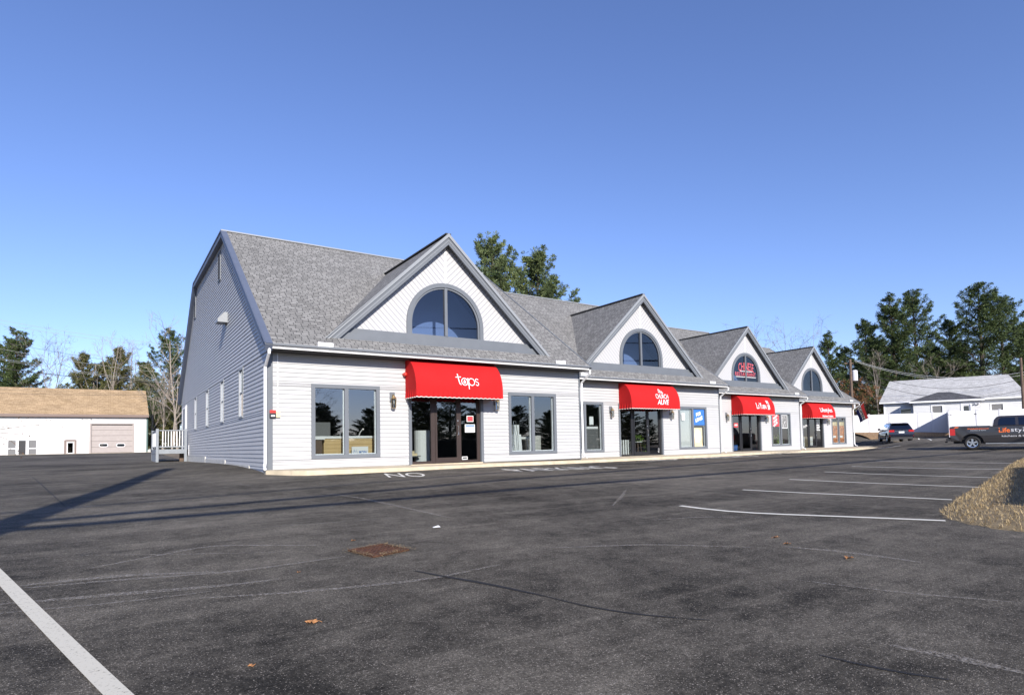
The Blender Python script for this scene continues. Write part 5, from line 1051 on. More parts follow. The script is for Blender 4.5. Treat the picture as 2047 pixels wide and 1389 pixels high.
mb=MB(); mb.box(wx0,wx1+.2,GY-.43,GY-.36,ez-.32,ez-.03); mb.build('fascia','brownfascia',wh)
mb=MB(); mb.box(wx0,wx1+.2,GY-.36,GY-.02,ez-.3,ez-.27); mb.build('soffit','brownfascia',wh)
od=bpy.data.objects.new('overhead_door',None); C.objects.link(od); od.parent=wh; od.location=(ods[0]-wx0,0,0); WL[od.name]=(ods[0],GY,gz)
mb=MB(); n_=6
for k in range(n_): z0=gz+(odz-gz)*k/n_; mb.box(ods[0]+.1,ods[1]-.1,GY+.10,GY+.16,z0+.01,gz+(odz-gz)*(k+1)/n_-.012-(.1 if k==n_-1 else 0))
mb.build('panels','doorpanel',od); mb=MB(); mb.box(ods[0]+.1,ods[1]-.1,GY+.2,GY+.22,gz,odz); mb.build('door_shade_backing','black',od); mb=MB(); mb.box(ods[0]-.08,ods[0]+.1,GY-.04,GY+.2,gz,odz+.14); mb.box(ods[1]-.1,ods[1]+.08,GY-.04,GY+.2,gz,odz+.14); mb.box(ods[0]+.1,ods[1]-.1,GY-.04,GY+.2,odz,odz+.14); mb.build('casing','doorpanel',od)  # black backing sheet stands in for the shade behind the door panels
for xx in (207,241.5):
    p=at_y(xx,889.5,GY); mb=MB(); q=[(p.x+.36*(abs(math.cos(a))**.5)*math.copysign(1,math.cos(a)),p.z+.15*(abs(math.sin(a))**.5)*math.copysign(1,math.sin(a))) for a in np.linspace(0,2*math.pi,20)[:-1]]; mb.prism(q,lambda u,v,t:(u,t,v),GY+.085,GY+.0995); mb.build('window','darkglass',od)
    mb=MB(); q2=[(p.x+(u-p.x)*1.14,p.z+(v-p.z)*1.3) for u,v in q]; mb.prism(q2,lambda u,v,t:(u,t,v),GY+.092,GY+.0985); mb.build('window_frame','white',od)
md=bpy.data.objects.new('man_door',None); C.objects.link(md); md.parent=wh; md.location=(mds[0]-wx0,0,0); WL[md.name]=(mds[0],GY,gz)
mb=MB(); mb.box(mds[0]+.1,mds[1]-.1,GY+.02,GY+.07,gz,mdz-.1); mb.build('leaf','doorpanel',md); mb=MB(); mb.box(mds[0]-.03,mds[0]+.1,GY-.04,GY+.08,gz,mdz); mb.box(mds[1]-.1,mds[1]+.03,GY-.04,GY+.08,gz,mdz); mb.box(mds[0]+.1,mds[1]-.1,GY-.04,GY+.08,mdz-.1,mdz+.02); mb.build('casing','brownfascia',md)
mb=MB(); frame_rect(mb,mds[0]+.22,mds[1]-.22,.05,1.25,.06,GY+.0,GY+.018); mb.build('window_frame','white',md); mb=MB(); mb.box(mds[0]+.28,mds[1]-.28,GY+.008,GY+.016,.11,1.19); mb.build('window','darkglass',md)
for k,(a,b) in enumerate(wws):
    ww=bpy.data.objects.new('window',None); C.objects.link(ww); ww.parent=wh; ww.location=(a-wx0,0,wz0-gz); WL[ww.name]=(a,GY,wz0)
    mb=MB(); frame_rect(mb,a-.1,b+.1,wz0-.1,wz1+.1,.12,GY-.05,GY+.06); mb.build('frame','white',ww)
    mb=MB(); mb.box(a+.02,b-.02,GY+.03,GY+.04,wz0,wz1); mb.build('pane','black' if k==1 else 'midin',ww)
    if k!=1: mb=MB(); mb.box(a+.02,b-.02,GY-.0,GY+.028,(wz0+wz1)/2-.04,(wz0+wz1)/2+.04); mb.build('meeting_rail','white',ww)
mb=MB(); a=ground(-40,909);b=ground(300,906.5); mb.box(wx0,wx1+1,GY-5.2,GY-4.6,-.12,.03); tag(mb.build('kerb_strip','walk'),'pale kerb strip in front of the warehouse','kerb',kind='structure')

# ---------------------------------------------------------------- deck at the side door
dx0,dx1,dy0,dy1=2.18,3.62,37.7,41.6; df=.14
dk=thing('side_deck','small grey wooden deck with white balusters beside the side door','deck',(2.9,37.7,-.55))
mb=MB(); 
for k in range(26): mb.box(dx0,dx1,dy0+k*.15,dy0+k*.15+.14,df-.035,df)
mb.build('deck_boards','deck',dk); mb=MB(); mb.box(dx0,dx1,dy0-.04,dy0-.003,df-.24,df-.01); mb.build('rim_joist','deck',dk); mb=MB(); mb.box(dx0-.04,dx0-.002,dy0,dy1,df-.24,df-.01); mb.build('rim_joist','deck',dk)
for x,y in ((dx0-.03,dy0-.03),(dx1-.12,dy0-.03),(dx0-.03,dy1-.1)):
    mb=MB(); mb.box(x-.01,x+.12,y-.065,y-.0+.06,h1(x,y)-.05,df+1.12); mb.build('post','deck',dk)
mb=MB(); mb.box(dx0+.12,dx1-.13,dy0-.08,dy0+.03,df+1.0,df+1.05); mb.box(dx0+.12,dx1-.13,dy0-.045,dy0-.005,df+.1,df+.17); mb.build('front_rail','deck',dk)
mb=MB(); mb.box(dx0-.02,dx0+.09,dy0+.04,dy1-.17,df+1.0,df+1.05); mb.box(dx0+.015,dx0+.055,dy0+.04,dy1-.17,df+.1,df+.17); mb.build('side_rail','deck',dk)
for k in range(8): x=dx0+.26+k*.135; mb=MB(); mb.box(x,x+.038,dy0-.04,dy0-.008,df+.172,df+.998); mb.build('baluster','white',dk)
for k in range(18): y=dy0+.2+k*.2; mb=MB(); mb.box(dx0+.018,dx0+.052,y,y+.038,df+.172,df+.998); mb.build('baluster','white',dk)
mb=MB(); mb.box(dx0-.03,dx0-.0,dy0+.07,dy1-.17,h1(dx0,dy0)-.05,df-.26); mb.build('skirt_board','deck',dk)
mb=MB(); mb.box(dx1-.3,dx1-.1,dy0+.5,dy0+.7,-.6,df-.04); mb.build('pier','wood',dk)

# ---------------------------------------------------------------- utility poles and wires
def pole(name,label,base,H,r,transformer=False,arm=None):
    t=thing(name,label,'utility pole',base); x,y,z=base; mb=MB(); mb.tube([(x,y,z-.3),(x,y,z+H)],[r,r*.7],10); mb.build('shaft','wood',t)
    if arm:
        mb=MB(); a=Vector(arm); mb.bar(Vector((x,y,z+H-.4))-a+Vector((-a.y,a.x,0)).normalized()*(r+.06),Vector((x,y,z+H-.4))+a+Vector((-a.y,a.x,0)).normalized()*(r+.06),.1,.12); mb.build('crossarm','wood',t)
    if transformer:
        o=Vector(transformer); q=Vector((x,y,z+H-2.3))+o; mb=MB(); mb.cyl(q,q+Vector((0,0,1.05)),.28,n=12); mb.ball(q+Vector((0,0,1.05)),.27,10,6,(1,1,.35)); mb.build('transformer','vinyl',t)
        mb=MB(); mb.box(x+o.x*.3-.1,x+o.x*.3+.1,y+o.y*.3-.08,y+o.y*.3+.08,z+H-5.6,z+H-4.9) if False else mb.cyl((x+o.x*.45,y+o.y*.45,z+2.6),(x+o.x*.45,y+o.y*.45,z+3.2),.12); mb.build('meter_box','vinyl',t)
    return t
def wire(a,b,sag,r=.014,m='wire',label='utility wire',group='overhead wires'):
    a=Vector(a);b=Vector(b); pts=[a.lerp(b,k/24)-Vector((0,0,sag*4*(k/24)*(1-k/24))) for k in range(25)]; mb=MB(); mb.tube(pts,r,5,False); o=mb.build('overhead_wire',m); return tag(o,label,'wire',group)
bp_=at_d(1706.5,868,64); H=at_d(1708.5,718,64).z-h1(bp_.x,bp_.y); PT=pole('utility_pole','wooden utility pole with a white transformer behind the last shop',(bp_.x,bp_.y,h1(bp_.x,bp_.y)),H,.17,transformer=(rgt.x*.42,rgt.y*.42,0),arm=(rgt.x*.5,rgt.y*.5,0))
base=Vector((bp_.x,bp_.y,0))
LW=[(720,(1600,738),'top'),(724,(1600,744),'second'),(741,(1600,762),'third'),(752,(1600,777),'fourth'),(765,(1600,783),'fifth'),(771,(1600,790),'lowest')]
for y0,(x1,y1),w_ in LW: wire(at_d(1708,y0,64),at_d(x1,y1,70),.5,.02,'wire',f'{w_} wire from the transformer pole towards the shops')
for y0,(x1,y1),w_ in ((720,(2060,741),'top'),(722,(2060,747),'second'),(738,(2060,752),'third'),(751,(2060,775),'fourth')): wire(at_d(1708,y0,64),at_d(x1,y1,58),1.2 if y0<730 else 1.6,.02,'wirepale' if y0<730 else 'wire',f'{w_} wire from the transformer pole across the dark pines')
p=at_d(2050,870,52); pole('utility_pole','brown utility pole at the right edge behind the white house',(p.x,p.y,h1(p.x,p.y)),at_d(2046,715,52).z-h1(p.x,p.y),.14)
for k,(y0,y1,w_) in enumerate(((640,694,'topmost'),(648,700,'second'),(682,742,'third'),(697,752,'fourth'),(716,768,'fifth'),(719,771,'sixth'),(739,767,'thick'))): wire(at_d(-60,y0-12,60),at_d(420,y1,76),.5,.035 if k==6 else .013,'wire' if k in (6,2) else 'wirepale',f'{w_} wire crossing above the warehouse')
wire(at_d(250,735,74),at_d(420,695,76),.3,.013,'wirepale','rising wire in front of the tall left pine')
# street pole and cables at the camera's left: their shadows fall across the lot
tipg=ground(322,936); anc=ground(120,1012); PH=12.5; hd_=Vector((math.sin(SUN_AZ),math.cos(SUN_AZ),0)); tipg=anc+hd_*(tipg-anc).dot(hd_); tipg.z=h1(tipg.x,tipg.y); hl=PH/math.tan(SUN_EL); bx,by=tipg.x-math.sin(SUN_AZ)*hl*1.02,tipg.y-math.cos(SUN_AZ)*hl*1.02; bz=h1(bx,by)
pole('street_pole','stout wooden street pole with cables beside the lot entrance left of the camera',(bx,by,bz),tipg.z+PH-bz,.33)
bx2,by2=78,9
for (hz,y1,h2) in ((4.9,by2-3,7),(5.6,by2+3,6.2),(6.3,by2+1,7.2)):
    pass
def cable(px0,px1,hgt_at_pole,label,r=.03):
    """a cable whose shadow runs through two spots of the lot"""
    a=ground(*px0); b=ground(*px1); s=lambda q,hh:q+ld*(-(hh)/(-ld.z))*1.0
    A=s(a,hgt_at_pole); B=s(b,hgt_at_pole+.4); d=(B-A).normalized(); wire(A-d*6,B+d*34,.25,r,'wire',label,'cables along the street')
cable((73,1051),(1300,953),6.0,'lower street cable in front of the lot',.085)
cable((264,1022),(1300,933),6.8,'upper street cable in front of the lot',.075)
cable((300,1000),(1300,922),8.5,'thin street wire in front of the lot',.04)

# ---------------------------------------------------------------- white house and fence at right
hA=at_d(1763,806,64.5); hB=at_d(2044,790,58.5); hd=Vector((hB.x-hA.x,hB.y-hA.y,0)); hd.normalize(); hn=Vector((hd.y,-hd.x,0)); hn=-hn if hn.dot(Vector((hA.x,hA.y,0)))>0 else hn   # hn faces the camera
ezh=(hA.z+hB.z)/2-.02; o3=Vector((hA.x,hA.y,0)); gzh=h1(hA.x,hA.y)-.3
ho=thing('white_house','low white clapboard house with a pale grey roof behind the vinyl fence','house',(hA.x,hA.y,gzh))
def hw(px,py,off=0):
    q=hit(px,py,o3+hn*off,hn); return (q-o3).dot(hd),q.z
def hp(u,out,z): q=o3+hd*u+hn*out; return (q.x,q.y,z)
def hbox(mb,u0,u1,o0,o1,z0,z1):
    P=[hp(u,o,z) for z in (z0,z1) for u,o in ((u0,o0),(u1,o0),(u1,o1),(u0,o1))]; mb.add(P,[(3,2,1,0),(4,5,6,7),(0,1,5,4),(1,2,6,5),(2,3,7,6),(3,0,4,7)])
uL=0.15; uR=hw(2044,800)[0]+.15
W1=[hw(1800,816)[0],hw(1821.5,816)[0],hw(1810,840)[1],hw(1810,816.5)[1]]; W3=[hw(1981.5,815)[0],hw(2005.5,815)[0],hw(1990,821)[1]-.1,hw(1990,807)[1]]
mb=MB(); clap(mb,rows_of(gzh,ezh+.05,.15,lambda z:uL,lambda z:uR,[tuple(W1),tuple(W3)]),lambda u,z,o:hp(u,o,z),.02); mb.build('wall','whitewall',ho)
mb=MB(); hbox(mb,uL,W1[0],-.2,-.003,gzh,ezh); hbox(mb,W1[1],W3[0],-.2,-.003,gzh,ezh); hbox(mb,W3[1],uR,-.2,-.003,gzh,ezh); mb.build('wall_core','whitewall',ho)
dep=5.0; zr=at_d(1774.5,762.7,68.5).z; 
rp=[(-.25,.4,ezh+.02),(uR+.3,.4,ezh+.02),(uR-.35,-dep,zr),(.9,-dep,zr)]; L_=math.hypot(dep+.4,zr-ezh)
mb=MB(); mb.quad(*[hp(u,o,z) for u,o,z in rp],uv=[(rp[0][0],0),(rp[1][0],0),(rp[2][0],L_),(rp[3][0],L_)]); bk=[(uR+.3,-2*dep-.4,ezh),(-.25,-2*dep-.4,ezh),(.9,-dep,zr),(uR-.35,-dep,zr)]; mb.quad(*[hp(*q) for q in bk],uv=[(0,0),(uR,0),(uR,L_),(0,L_)])
for q in ([(-.25,-2*dep-.4,ezh),(-.25,.4,ezh+.02),(.9,-dep,zr)],[(uR+.3,.4,ezh+.02),(uR+.3,-2*dep-.4,ezh),(uR-.35,-dep,zr)]): mb.quad(*[hp(*k) for k in q],uv=[(0,0),(2*dep,0),(dep,L_)])
mb.build('roof','paleshingle',ho)
mb=MB(); hbox(mb,-.25,uR+.3,.38,.44,ezh-.14,ezh+.012); hbox(mb,-.25,uR+.3,.02,.379,ezh-.05,ezh-.02); mb.build('fascia','white',ho)
mb=MB(); hbox(mb,uL-.01,uL+.12,.021,.05,gzh,ezh-.06); hbox(mb,uR-.1,uR,.021,.05,gzh,ezh-.06); mb.build('corner_trim','white',ho)
# bump out
BO_=2.0; b0=hw(1826,820,BO_)[0]; b1=hw(1960,820,BO_)[0]; bz=hw(1826,803,BO_)[1]; W2=[hw(1863,815,BO_)[0],hw(1884,815,BO_)[0],hw(1870,823,BO_)[1]-.15,hw(1870,811,BO_)[1]]; D2=[hw(1920.5,815,BO_)[0],hw(1942.5,815,BO_)[0],gzh,hw(1930,806,BO_)[1]]
mb=MB(); clap(mb,rows_of(gzh,bz,.15,lambda z:b0,lambda z:b1,[tuple(W2),tuple(D2)]),lambda u,z,o:hp(u,BO_+o,z),.02); clap(mb,rows_of(gzh,bz,.15,lambda z:0.022,lambda z:BO_,[]),lambda u,z,o:hp(b0-o,u,z),.02); clap(mb,rows_of(gzh,bz,.15,lambda z:0.022,lambda z:BO_,[]),lambda u,z,o:hp(b1+o,u,z),.02); mb.build('porch_wall','whitewall',ho)
mb=MB(); q=[(b0-.35,BO_+.35,bz+.02),(b1+.35,BO_+.35,bz+.02),(b1+.35,-.6,bz+.02),((b0+b1)/2+.5,.0,bz+.95),((b0+b1)/2-.5,.0,bz+.95),(b0-.35,-.6,bz+.02)]
for f in ((0,1,3,4),(1,2,3),(5,0,4)): mb.quad(*[hp(*q[k]) for k in f],uv=[(q[k][0],q[k][1]) for k in f])
mb.build('porch_roof','darkshingle',ho); mb=MB(); hbox(mb,b0-.35,b1+.35,BO_+.3,BO_+.36,bz-.15,bz+.01); hbox(mb,b0-.35,b0-.3,.45,BO_+.299,bz-.15,bz+.01); hbox(mb,b1+.3,b1+.35,.45,BO_+.299,bz-.15,bz+.01); hbox(mb,b0-.299,b1+.299,.45,BO_+.299,bz-.04,bz-.01); mb.build('porch_fascia','white',ho)
for wq,off,pm in ((W1,0,'darkglass'),(W2,BO_,'midin'),(W3,0,'midin')):
    wo=bpy.data.objects.new('window',None); C.objects.link(wo); wo.parent=ho; q0=hp(wq[0],off,wq[2]); WL[wo.name]=q0; wo.location=Vector(q0)-Vector((hA.x,hA.y,gzh))
    mb=MB(); f=.09; hbox(mb,wq[0]-f,wq[0]+.02,off-.05,off+.05,wq[2]-f,wq[3]+f); hbox(mb,wq[1]-.02,wq[1]+f,off-.05,off+.05,wq[2]-f,wq[3]+f); hbox(mb,wq[0]+.02,wq[1]-.02,off-.05,off+.05,wq[3]-.02,wq[3]+f); hbox(mb,wq[0]+.02,wq[1]-.02,off-.05,off+.05,wq[2]-f,wq[2]+.02); mb.build('frame','white',wo)
    mb=MB(); hbox(mb,wq[0]+.02,wq[1]-.02,off-.03,off-.02,wq[2]+.02,wq[3]-.02); mb.build('pane',pm,wo)
do_=bpy.data.objects.new('door',None); C.objects.link(do_); do_.parent=ho; q0=hp(D2[0],BO_,gzh); WL[do_.name]=q0; do_.location=Vector(q0)-Vector((hA.x,hA.y,gzh))
mb=MB(); hbox(mb,D2[0]+.1,D2[1]-.1,BO_-.06,BO_-.02,gzh,D2[3]-.1); mb.build('leaf','white',do_); mb=MB(); hbox(mb,D2[0],D2[0]+.1,BO_-.06,BO_+.05,gzh,D2[3]); hbox(mb,D2[1]-.1,D2[1],BO_-.06,BO_+.05,gzh,D2[3]); hbox(mb,D2[0]+.1,D2[1]-.1,BO_-.06,BO_+.05,D2[3]-.1,D2[3]); mb.build('casing','white',do_)
mb=MB(); a=hw(1926,811,BO_);b=hw(1938,829,BO_); hbox(mb,a[0],b[0],BO_-.018,BO_-.012,b[1],a[1]); mb.build('window','darkglass',do_)
a=hw(1953,807,BO_); mb=MB(); q=Vector(hp(a[0],BO_+.02,a[1])); mb.ball(q+hn*.12-hd*.15,.1,8,6,(1,1,.8)); mb.ball(q+hn*.12+hd*.12,.1,8,6,(1,1,.8)); mb.cyl(q,q+hn*.1,.07); mb.build('floodlight','vinyl',ho)

FH=1.98
FP=[(1700,59.2,830),(1737,58.9,829),(1777.5,58.5,827.2),(1834.5,58,825.6),(1864,57.7,824.6),(1894.3,57.3,823.6),(1896.5,53.2,821.0)]
FG=[(1896.5,53.2,821.0),(1952,52.5,820.2),(1998,52.,819),(2060,51.4,816)]
fe=thing('vinyl_fence','tall white vinyl privacy fence with a gate between the lot and the house','fence',tuple(at_d(1894.5,870,46.8)))
def fpt(px,d,py): p=at_d(px,py,d); return Vector((p.x,p.y,p.z))
line1=[fpt(x,d,y) for x,d,y in FP]; line2=[fpt(x,d,y) for x,d,y in FG]
def fence_run(L,gate=None):
    for k,(a,b) in enumerate(zip(L[:-1],L[1:])):
        d=(b-a); d.z=0; L_=d.length; d/=L_; zt=min(a.z,b.z)-.10; nrm=Vector((d.y,-d.x,0)); mb=MB(); m_=max(4,int(L_/.18)); low=FH-.16
        for j in range(m_):
            u0=.07+(L_-.14)*j/m_; u1=.07+(L_-.14)*(j+1)/m_-.006
            za=a.z+(b.z-a.z)*(u0/L_)-.14; 
            P=[]
            for z in (za-low,za):
                for u,o in ((u0,-.015),(u1,-.015),(u1,.015),(u0,.015)): q=a+d*u+nrm*o; P.append((q.x,q.y,z))
            mb.add(P,[(3,2,1,0),(4,5,6,7),(0,1,5,4),(1,2,6,5),(2,3,7,6),(3,0,4,7)])
        mb.build('gate_leaf' if gate==k else 'fence_panel','vinyl',fe)
        mb=MB()
        for dz in (-.09,-low-.06): 
            mb=MB(); p0=a+d*.06+Vector((0,0,dz)); p1=b-d*.06+Vector((0,0,dz)); mb.bar(p0,p1,.05,.14); mb.build('fence_rail','vinyl',fe)
        if gate==k:
            for u in (.06,L_-.06):
                for dz in (-.35,-1.6): mb=MB(); q=a+d*u-nrm*.02 if nrm.dot(a)>0 else a+d*u+nrm*.02; q=q+Vector((0,0,dz)); mb.bar(q-d*.12,q+d*.12,.08,.06); mb.build('gate_hinge','black',fe)
    for p in L[(0 if gate is None else 1):]:
        mb=MB(); mb.bar(p+Vector((0,0,-FH-.35)),p+Vector((0,0,.03)),.13,.13,(hd.x,hd.y,0)); mb.bar(p+Vector((0,0,.03)),p+Vector((0,0,.07)),.17,.17,(hd.x,hd.y,0)); mb.build('fence_post','vinyl',fe)
fence_run(line1); fence_run(line2,0)
# leaf mulch along the fence
mb=MB(); B=[Vector((q.x,q.y,0)) for q in line1[:6]]; tc=Vector((fwd.x,fwd.y,0)).normalized(); A=[q-tc*w_ for q,w_ in zip(B,(3.2,2.6,2.2,2.0,1.9,1.8))]; n=len(A)
V=[]
for k,a in enumerate(A):
    b=B[min(k,len(B)-1)]
    for s in np.linspace(0,1,8): q=a.lerp(b,s); V.append((q.x,q.y,h1(q.x,q.y)+.01+.16*math.sin(min(1,s*2.5)*math.pi/2)+random.uniform(-.02,.03)*(s>0)))
mb.add(V,[(k*8+j,k*8+j+1,(k+1)*8+j+1,(k+1)*8+j) for k in range(n-1) for j in range(7)]); tag(mb.build('mulch_bed','mulch',smooth=True),'brown leaf mulch along the foot of the fence','mulch',kind='structure')

# ---------------------------------------------------------------- vehicles (local: x forward, y left, z up)
def wheel(root,x,y,r,w,spokes,side):
    """tyre, rim and hub; side +1 left, -1 right"""
    wo=bpy.data.objects.new('wheel',None); C.objects.link(wo); wo.parent=root; wo.location=(x,y,r); WL[wo.name]=(0,0,0); wo.empty_display_size=.2
    mb=MB(); n=32; prof=[(r*.66,-w/2),(r*.93,-w/2),(r,-w*.36),(r,w*.36),(r*.93,w/2),(r*.66,w/2)]
    V=[(q*math.cos(2*math.pi*k/n),o,q*math.sin(2*math.pi*k/n)) for k in range(n) for q,o in prof]; m=len(prof)
    mb.add(V,[(k*m+j,((k+1)%n)*m+j,((k+1)%n)*m+(j+1)%m,k*m+(j+1)%m) for k in range(n) for j in range(m)]); mb.build('tyre','rubber',wo,True,local=True)
    mb=MB(); f=side*w*.36; V=[(q*math.cos(2*math.pi*k/n),o,q*math.sin(2*math.pi*k/n)) for k in range(n) for q,o in ((r*.66,side*w*.48),(r*.58,side*w*.46),(r*.56,side*w*.1))]
    mb.add(V,[(k*3+j,((k+1)%n)*3+j,((k+1)%n)*3+j+1,k*3+j+1) for k in range(n) for j in range(2)])
    for k in range(spokes):
        a=2*math.pi*k/spokes+.3; d=np.array([math.cos(a),math.sin(a)]); p=np.array([-d[1],d[0]])
        q=[d*r*.12+p*r*.10,d*r*.58+p*r*.13,d*r*.58-p*r*.13,d*r*.12-p*r*.10]; y0,y1=side*w*.30,side*w*.44; mb.add([(u,y0,v) for u,v in q]+[(u,y1,v) for u,v in q],[(0,1,2,3),(7,6,5,4),(0,4,5,1),(1,5,6,2),(2,6,7,3),(3,7,4,0)])
    mb.cyl((0,side*w*.30,0),(0,side*w*.46,0),r*.16,n=14); mb.build('rim','chrome',wo,local=True)
    mb=MB(); mb.cyl((0,side*w*.02,0),(0,side*w*.10,0),r*.56,n=20); mb.build('brake_disc','plastic',wo,local=True)
def arch_pts(cx,cz,r,x0,x1,zb): return [(cx+r*math.cos(a),cz+r*math.sin(a)) for a in np.linspace(math.pi+.25,-.25,15)]
def side_shell(mb,outline,widths):
    """outline in (x,z); widths(z,x)->half width; a closed shell across the car"""
    n=len(outline); V=[(x,-widths(z,x),z) for x,z in outline]+[(x,widths(z,x),z) for x,z in outline]
    mb.add(V,[tuple(range(n)),tuple(range(n,2*n))[::-1]]+[(i,n+i,n+(i+1)%n,(i+1)%n) for i in range(n)])
def on_side(mb,poly,widths,side,off=.006):
    P=[(x,side*(widths(z,x)+off),z) for x,z in poly]; mb.add(P,[tuple(range(len(P))) if side<0 else tuple(range(len(P)))[::-1]])

# pickup truck, right side towards the camera
tw_=ground(1944,898); tray=ray(1912,890); taz=math.atan2(tray.x,tray.y)+math.pi/2; trz=math.pi/2-taz
tk=thing('pickup_truck','graphite crew cab pickup truck with orange and silver Lifestyles door lettering','pickup truck',(tw_.x,tw_.y,tw_.z),rz=trz)
WR,WB=.40,3.66; bw=lambda z,x:.99-.05*max(0,(z-1.0))-.03*max(0,.75-z)
body=[(-1.02,.50),(-1.06,.75),(-1.06,1.36),(-1.0,1.385),(.90,1.385),(.92,1.37),(.97,1.36),(3.35,1.36),(3.5,1.33),(4.55,1.24),(4.72,1.15),(4.78,.9),(4.76,.45),(4.45,.40)]+[(WB+.53*math.cos(a),.40+.53*math.sin(a)) for a in np.linspace(.1,math.pi-.1,13)]+[(WB-.56,.42),(.56,.42)]+[(.53*math.cos(a),.40+.53*math.sin(a)) for a in np.linspace(.1,math.pi-.1,13)]+[(-.60,.5)]
mb=MB(); side_shell(mb,body,bw); mb.build('body','truck',tk,local=True,bevel=.03)
gw=lambda z,x:.93-.22*max(0,(z-1.36))/.58*1.0
cab=[(.99,1.362),(1.06,1.72),(1.20,1.91),(1.40,1.955),(2.5,1.955),(2.75,1.91),(3.42,1.362)]
mb=MB(); side_shell(mb,cab,gw); mb.build('cab','truck',tk,local=True,bevel=.04)
for sd in (-1,1):
    for po in ([(1.22,1.40),(1.28,1.74),(1.38,1.84),(2.02,1.85),(2.02,1.40)],[(2.16,1.40),(2.16,1.85),(2.50,1.85),(2.72,1.78),(3.16,1.40)]): mb=MB(); on_side(mb,po,gw,sd,.008); mb.build('side_window','darkglass',tk,local=True)
    for x0 in (1.06,2.12):
        mb=MB(); q=[(x0,.48),(x0,1.33),(x0+.012,1.33),(x0+.012,.48)]; on_side(mb,q,bw,sd,.004); mb.build('door_gap','plastic',tk,local=True)
        mb=MB(); mb.box(x0+.06,x0+.26,sd*(bw(1.18,0)+.03)-.015,sd*(bw(1.18,0)+.03)+.015,1.16,1.20); mb.build('door_handle','plastic',tk,local=True)
    mb=MB(); q=[(.935,.45),(.935,1.36),(.955,1.36),(.955,.45)]; on_side(mb,q,bw,sd,.004); mb.build('bed_gap','plastic',tk,local=True)
    mb=MB(); mb.box(-1.068,-.80,sd*.935,sd*(bw(1.1,0)+.012),.86,1.26); mb.build('tail_light','redlight',tk,local=True)
    mb=MB(); q=[(WB-.62,.53),(WB-.62,.50),(.66,.50),(.66,.53)]; on_side(mb,q,bw,sd,.01); mb.build('sill_trim','plastic',tk,local=True)
    mb=MB(); mb.box(.62,WB-.62,sd*.98-.05,sd*.98+.05,.34,.39); mb.build('running_board','metal',tk,local=True)
    mb=MB(); mb.box(2.98,3.16,sd*1.0,sd*1.18,1.36,1.54); mb.build('mirror','plastic',tk,local=True)
    mb=MB(); mb.box(4.62,4.785,sd*.6,sd*.93,.95,1.15); mb.build('headlight','porcelain',tk,local=True)
    for cx in (0,WB): wheel(tk,cx,sd*.84,WR,.27,5,sd)
mb=MB(); mb.box(-1.26,-1.06,-.95,.95,.52,.68); mb.box(-1.18,-1.0,-.9,.9,.68,.72); mb.build('rear_bumper','plastic',tk,local=True)
mb=MB(); mb.box(-1.32,-1.2,-.04,.04,.42,.5); mb.build('tow_hitch','plastic',tk,local=True)
mb=MB(); mb.box(-.95,.85,-.84,.84,1.387,1.41); mb.build('bed_cover','plastic',tk,local=True)
for y in (-.9,.9): mb=MB(); mb.bar((-.95,y,1.40),(.82,y,1.40),.1,.035); mb.build('bed_rail','metal',tk,local=True)
mb=MB(); mb.box(-.9,4.4,-.7,.7,.36,.62); mb.build('chassis','plastic',tk,local=True)
for cx in (0,WB): mb=MB(); mb.box(cx-.52,cx+.52,-.70,.70,.63,.93); mb.build('wheel_well','plastic',tk,local=True)
mb=MB(); mb.add([(1.03,-.80,1.42),(1.03,.80,1.42),(1.13,.70,1.82),(1.13,-.70,1.82)],[(3,2,1,0)]); mb.build('rear_window','darkglass',tk,local=True)
def truck_text(t,w_,h_,x,z,nm,m_): mb=MB(); mb.flat(fit2d(t,w_,h_),lambda u,v:(x+u,-(bw(z+v,0)+.008),z+v)); mb.build(nm,m_,tk,local=True)
truck_text(T['t_life'],.50,.27,1.50,1.12,'orange_lettering','orange'); truck_text(T['t_sty'],.98,.31,2.28,1.10,'silver_lettering','silverlet'); truck_text(T['t_kb'],1.35,.11,2.05,.78,'small_lettering','silverlet')
truck_text(text2d('lifestyleskitchens.com',.1,.002),1.0,.08,.30,1.23,'web_lettering','orange'); truck_text(text2d('kitchens & baths',.1),.72,.05,.30,1.14,'tag_lettering','silverlet')
mb=MB(); mb.flat(([(-.86,1.30),(-.68,1.30),(-.60,1.36),(-.78,1.36)],[(0,1,2,3)]),lambda u,v:(u,-(bw(v,0)+.008),v)); mb.build('orange_decal','orange',tk,local=True)

# parked compact suv, tail towards the camera
cp_=at_d(1803,880.5,50); cp_.z=h1(cp_.x,cp_.y); cray=ray(1803,880); caz=math.atan2(cray.x,cray.y)-R(14); crz=math.pi/2-caz
su=thing('parked_suv','dark blue compact SUV parked nose to the white fence','suv',(cp_.x,cp_.y,cp_.z),rz=crz)
sw_=lambda z,x:(.915 if z<.95 else .915-.30*(z-.95)/.65)-.06*max(0,(.5-z))-.10*max(0,x-3.1)-.05*max(0,.3-x)
SB_=2.6; sx=.78
low=[(.06,.42),(.0,.62),(.03,.98),(.10,1.0),(.30,1.02),(3.0,1.0),(3.95,.86),(4.28,.72),(4.38,.5),(4.30,.26),(4.05,.24)]+[(sx+SB_+.40*math.cos(a),.35+.40*math.sin(a)) for a in np.linspace(-.2,math.pi+.2,13)]+[(sx+.46,.24)]+[(sx+.40*math.cos(a),.35+.40*math.sin(a)) for a in np.linspace(-.2,math.pi+.2,13)]+[(.2,.28)]
mb=MB(); side_shell(mb,low,sw_); mb.build('body','suv',su,local=True,bevel=.04)
top=[(.10,1.001),(.34,1.40),(.52,1.55),(.9,1.59),(2.0,1.58),(2.35,1.50),(3.12,1.001)]
mb=MB(); side_shell(mb,top,sw_); mb.build('cabin','suv',su,local=True,bevel=.04)
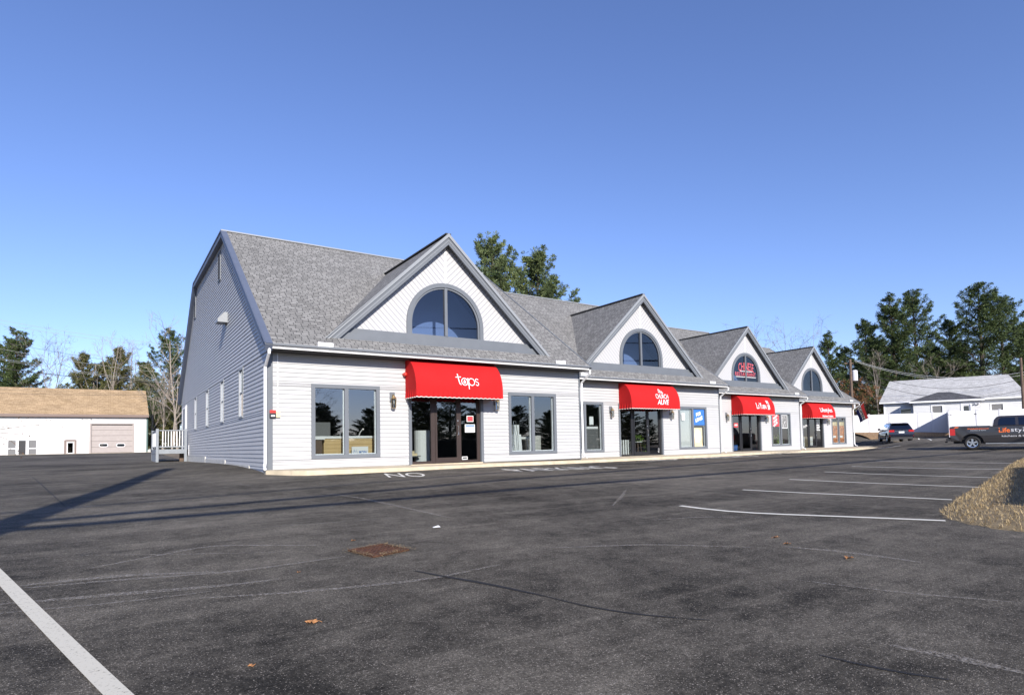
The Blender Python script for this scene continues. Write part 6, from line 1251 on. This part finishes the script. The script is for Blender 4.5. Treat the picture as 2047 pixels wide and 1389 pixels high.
for sd in (-1,1):
    for po in ([(.50,1.05),(.60,1.36),(1.35,1.47),(1.35,1.05)],[(1.42,1.05),(1.42,1.47),(1.98,1.47),(2.28,1.40),(2.80,1.05)]): mb=MB(); on_side(mb,po,sw_,sd,.008); mb.build('side_window','darkglass',su,local=True)
    mb=MB(); mb.box(-.012,.22,sd*.52,sd*.90,.82,.98); mb.build('tail_light','redlight',su,local=True)
    mb=MB(); mb.box(.0,.10,sd*.55,sd*.86,.46,.53); mb.build('reflector','redlight',su,local=True)
    mb=MB(); mb.ball((2.72,sd*1.02,1.08),.12,10,7,(.7,1,.75)); mb.build('mirror','plastic',su,local=True)
    mb=MB(); mb.tube([(.7,sd*.62,1.60),(.9,sd*.62,1.64),(1.9,sd*.62,1.63),(2.05,sd*.62,1.59)],.018,5); mb.build('roof_rail','metal',su,local=True)
    mb=MB(); mb.box(sx+.44,sx+SB_-.44,sd*.915-.03,sd*.915+.012,.26,.36); mb.build('sill','plastic',su,local=True)
    for x0 in (1.36,2.46): mb=MB(); q=[(x0,.38),(x0,1.0),(x0+.012,1.0),(x0+.012,.38)]; on_side(mb,q,sw_,sd,.004); mb.build('door_gap','plastic',su,local=True); mb=MB(); mb.box(x0+.06,x0+.22,sd*.925-.012,sd*.925+.012,.86,.89); mb.build('door_handle','suv',su,local=True)
    for cx in (sx,sx+SB_): wheel(su,cx,sd*.79,.345,.22,5,sd)
mb=MB(); rw_=lambda z:.70-.25*(z-1.05); mb.add([(.10+.24*(z-1.0)/.4-.012,y*rw_(z),z) for z,y in ((1.05,-1),(1.05,1),(1.40,1),(1.40,-1))],[(3,2,1,0)]); mb.build('rear_window','darkglass',su,local=True)
mb=MB(); mb.box(.22,.55,-.60,.60,1.49,1.535); mb.build('spoiler','suv',su,local=True)
mb=MB(); mb.box(-.02,.12,-.84,.84,.40,.62); mb.build('rear_bumper','suv',su,local=True,bevel=.03)
mb=MB(); mb.box(.0,.3,-.80,.80,.22,.395); mb.build('diffuser','plastic',su,local=True)
mb=MB(); mb.box(-.02,-.008,-.20,.20,.72,.86); mb.build('licence_plate','paper',su,local=True)
mb=MB(); mb.box(-.01,.0,-.5,.5,.90,.915); mb.build('chrome_strip','chrome',su,local=True)
mb=MB(); mb.box(.3,4.1,-.66,.66,.22,.5); mb.build('chassis','plastic',su,local=True)
for cx in (sx,sx+SB_): mb=MB(); mb.box(cx-.4,cx+.4,-.67,.67,.51,.75); mb.build('wheel_well','plastic',su,local=True)
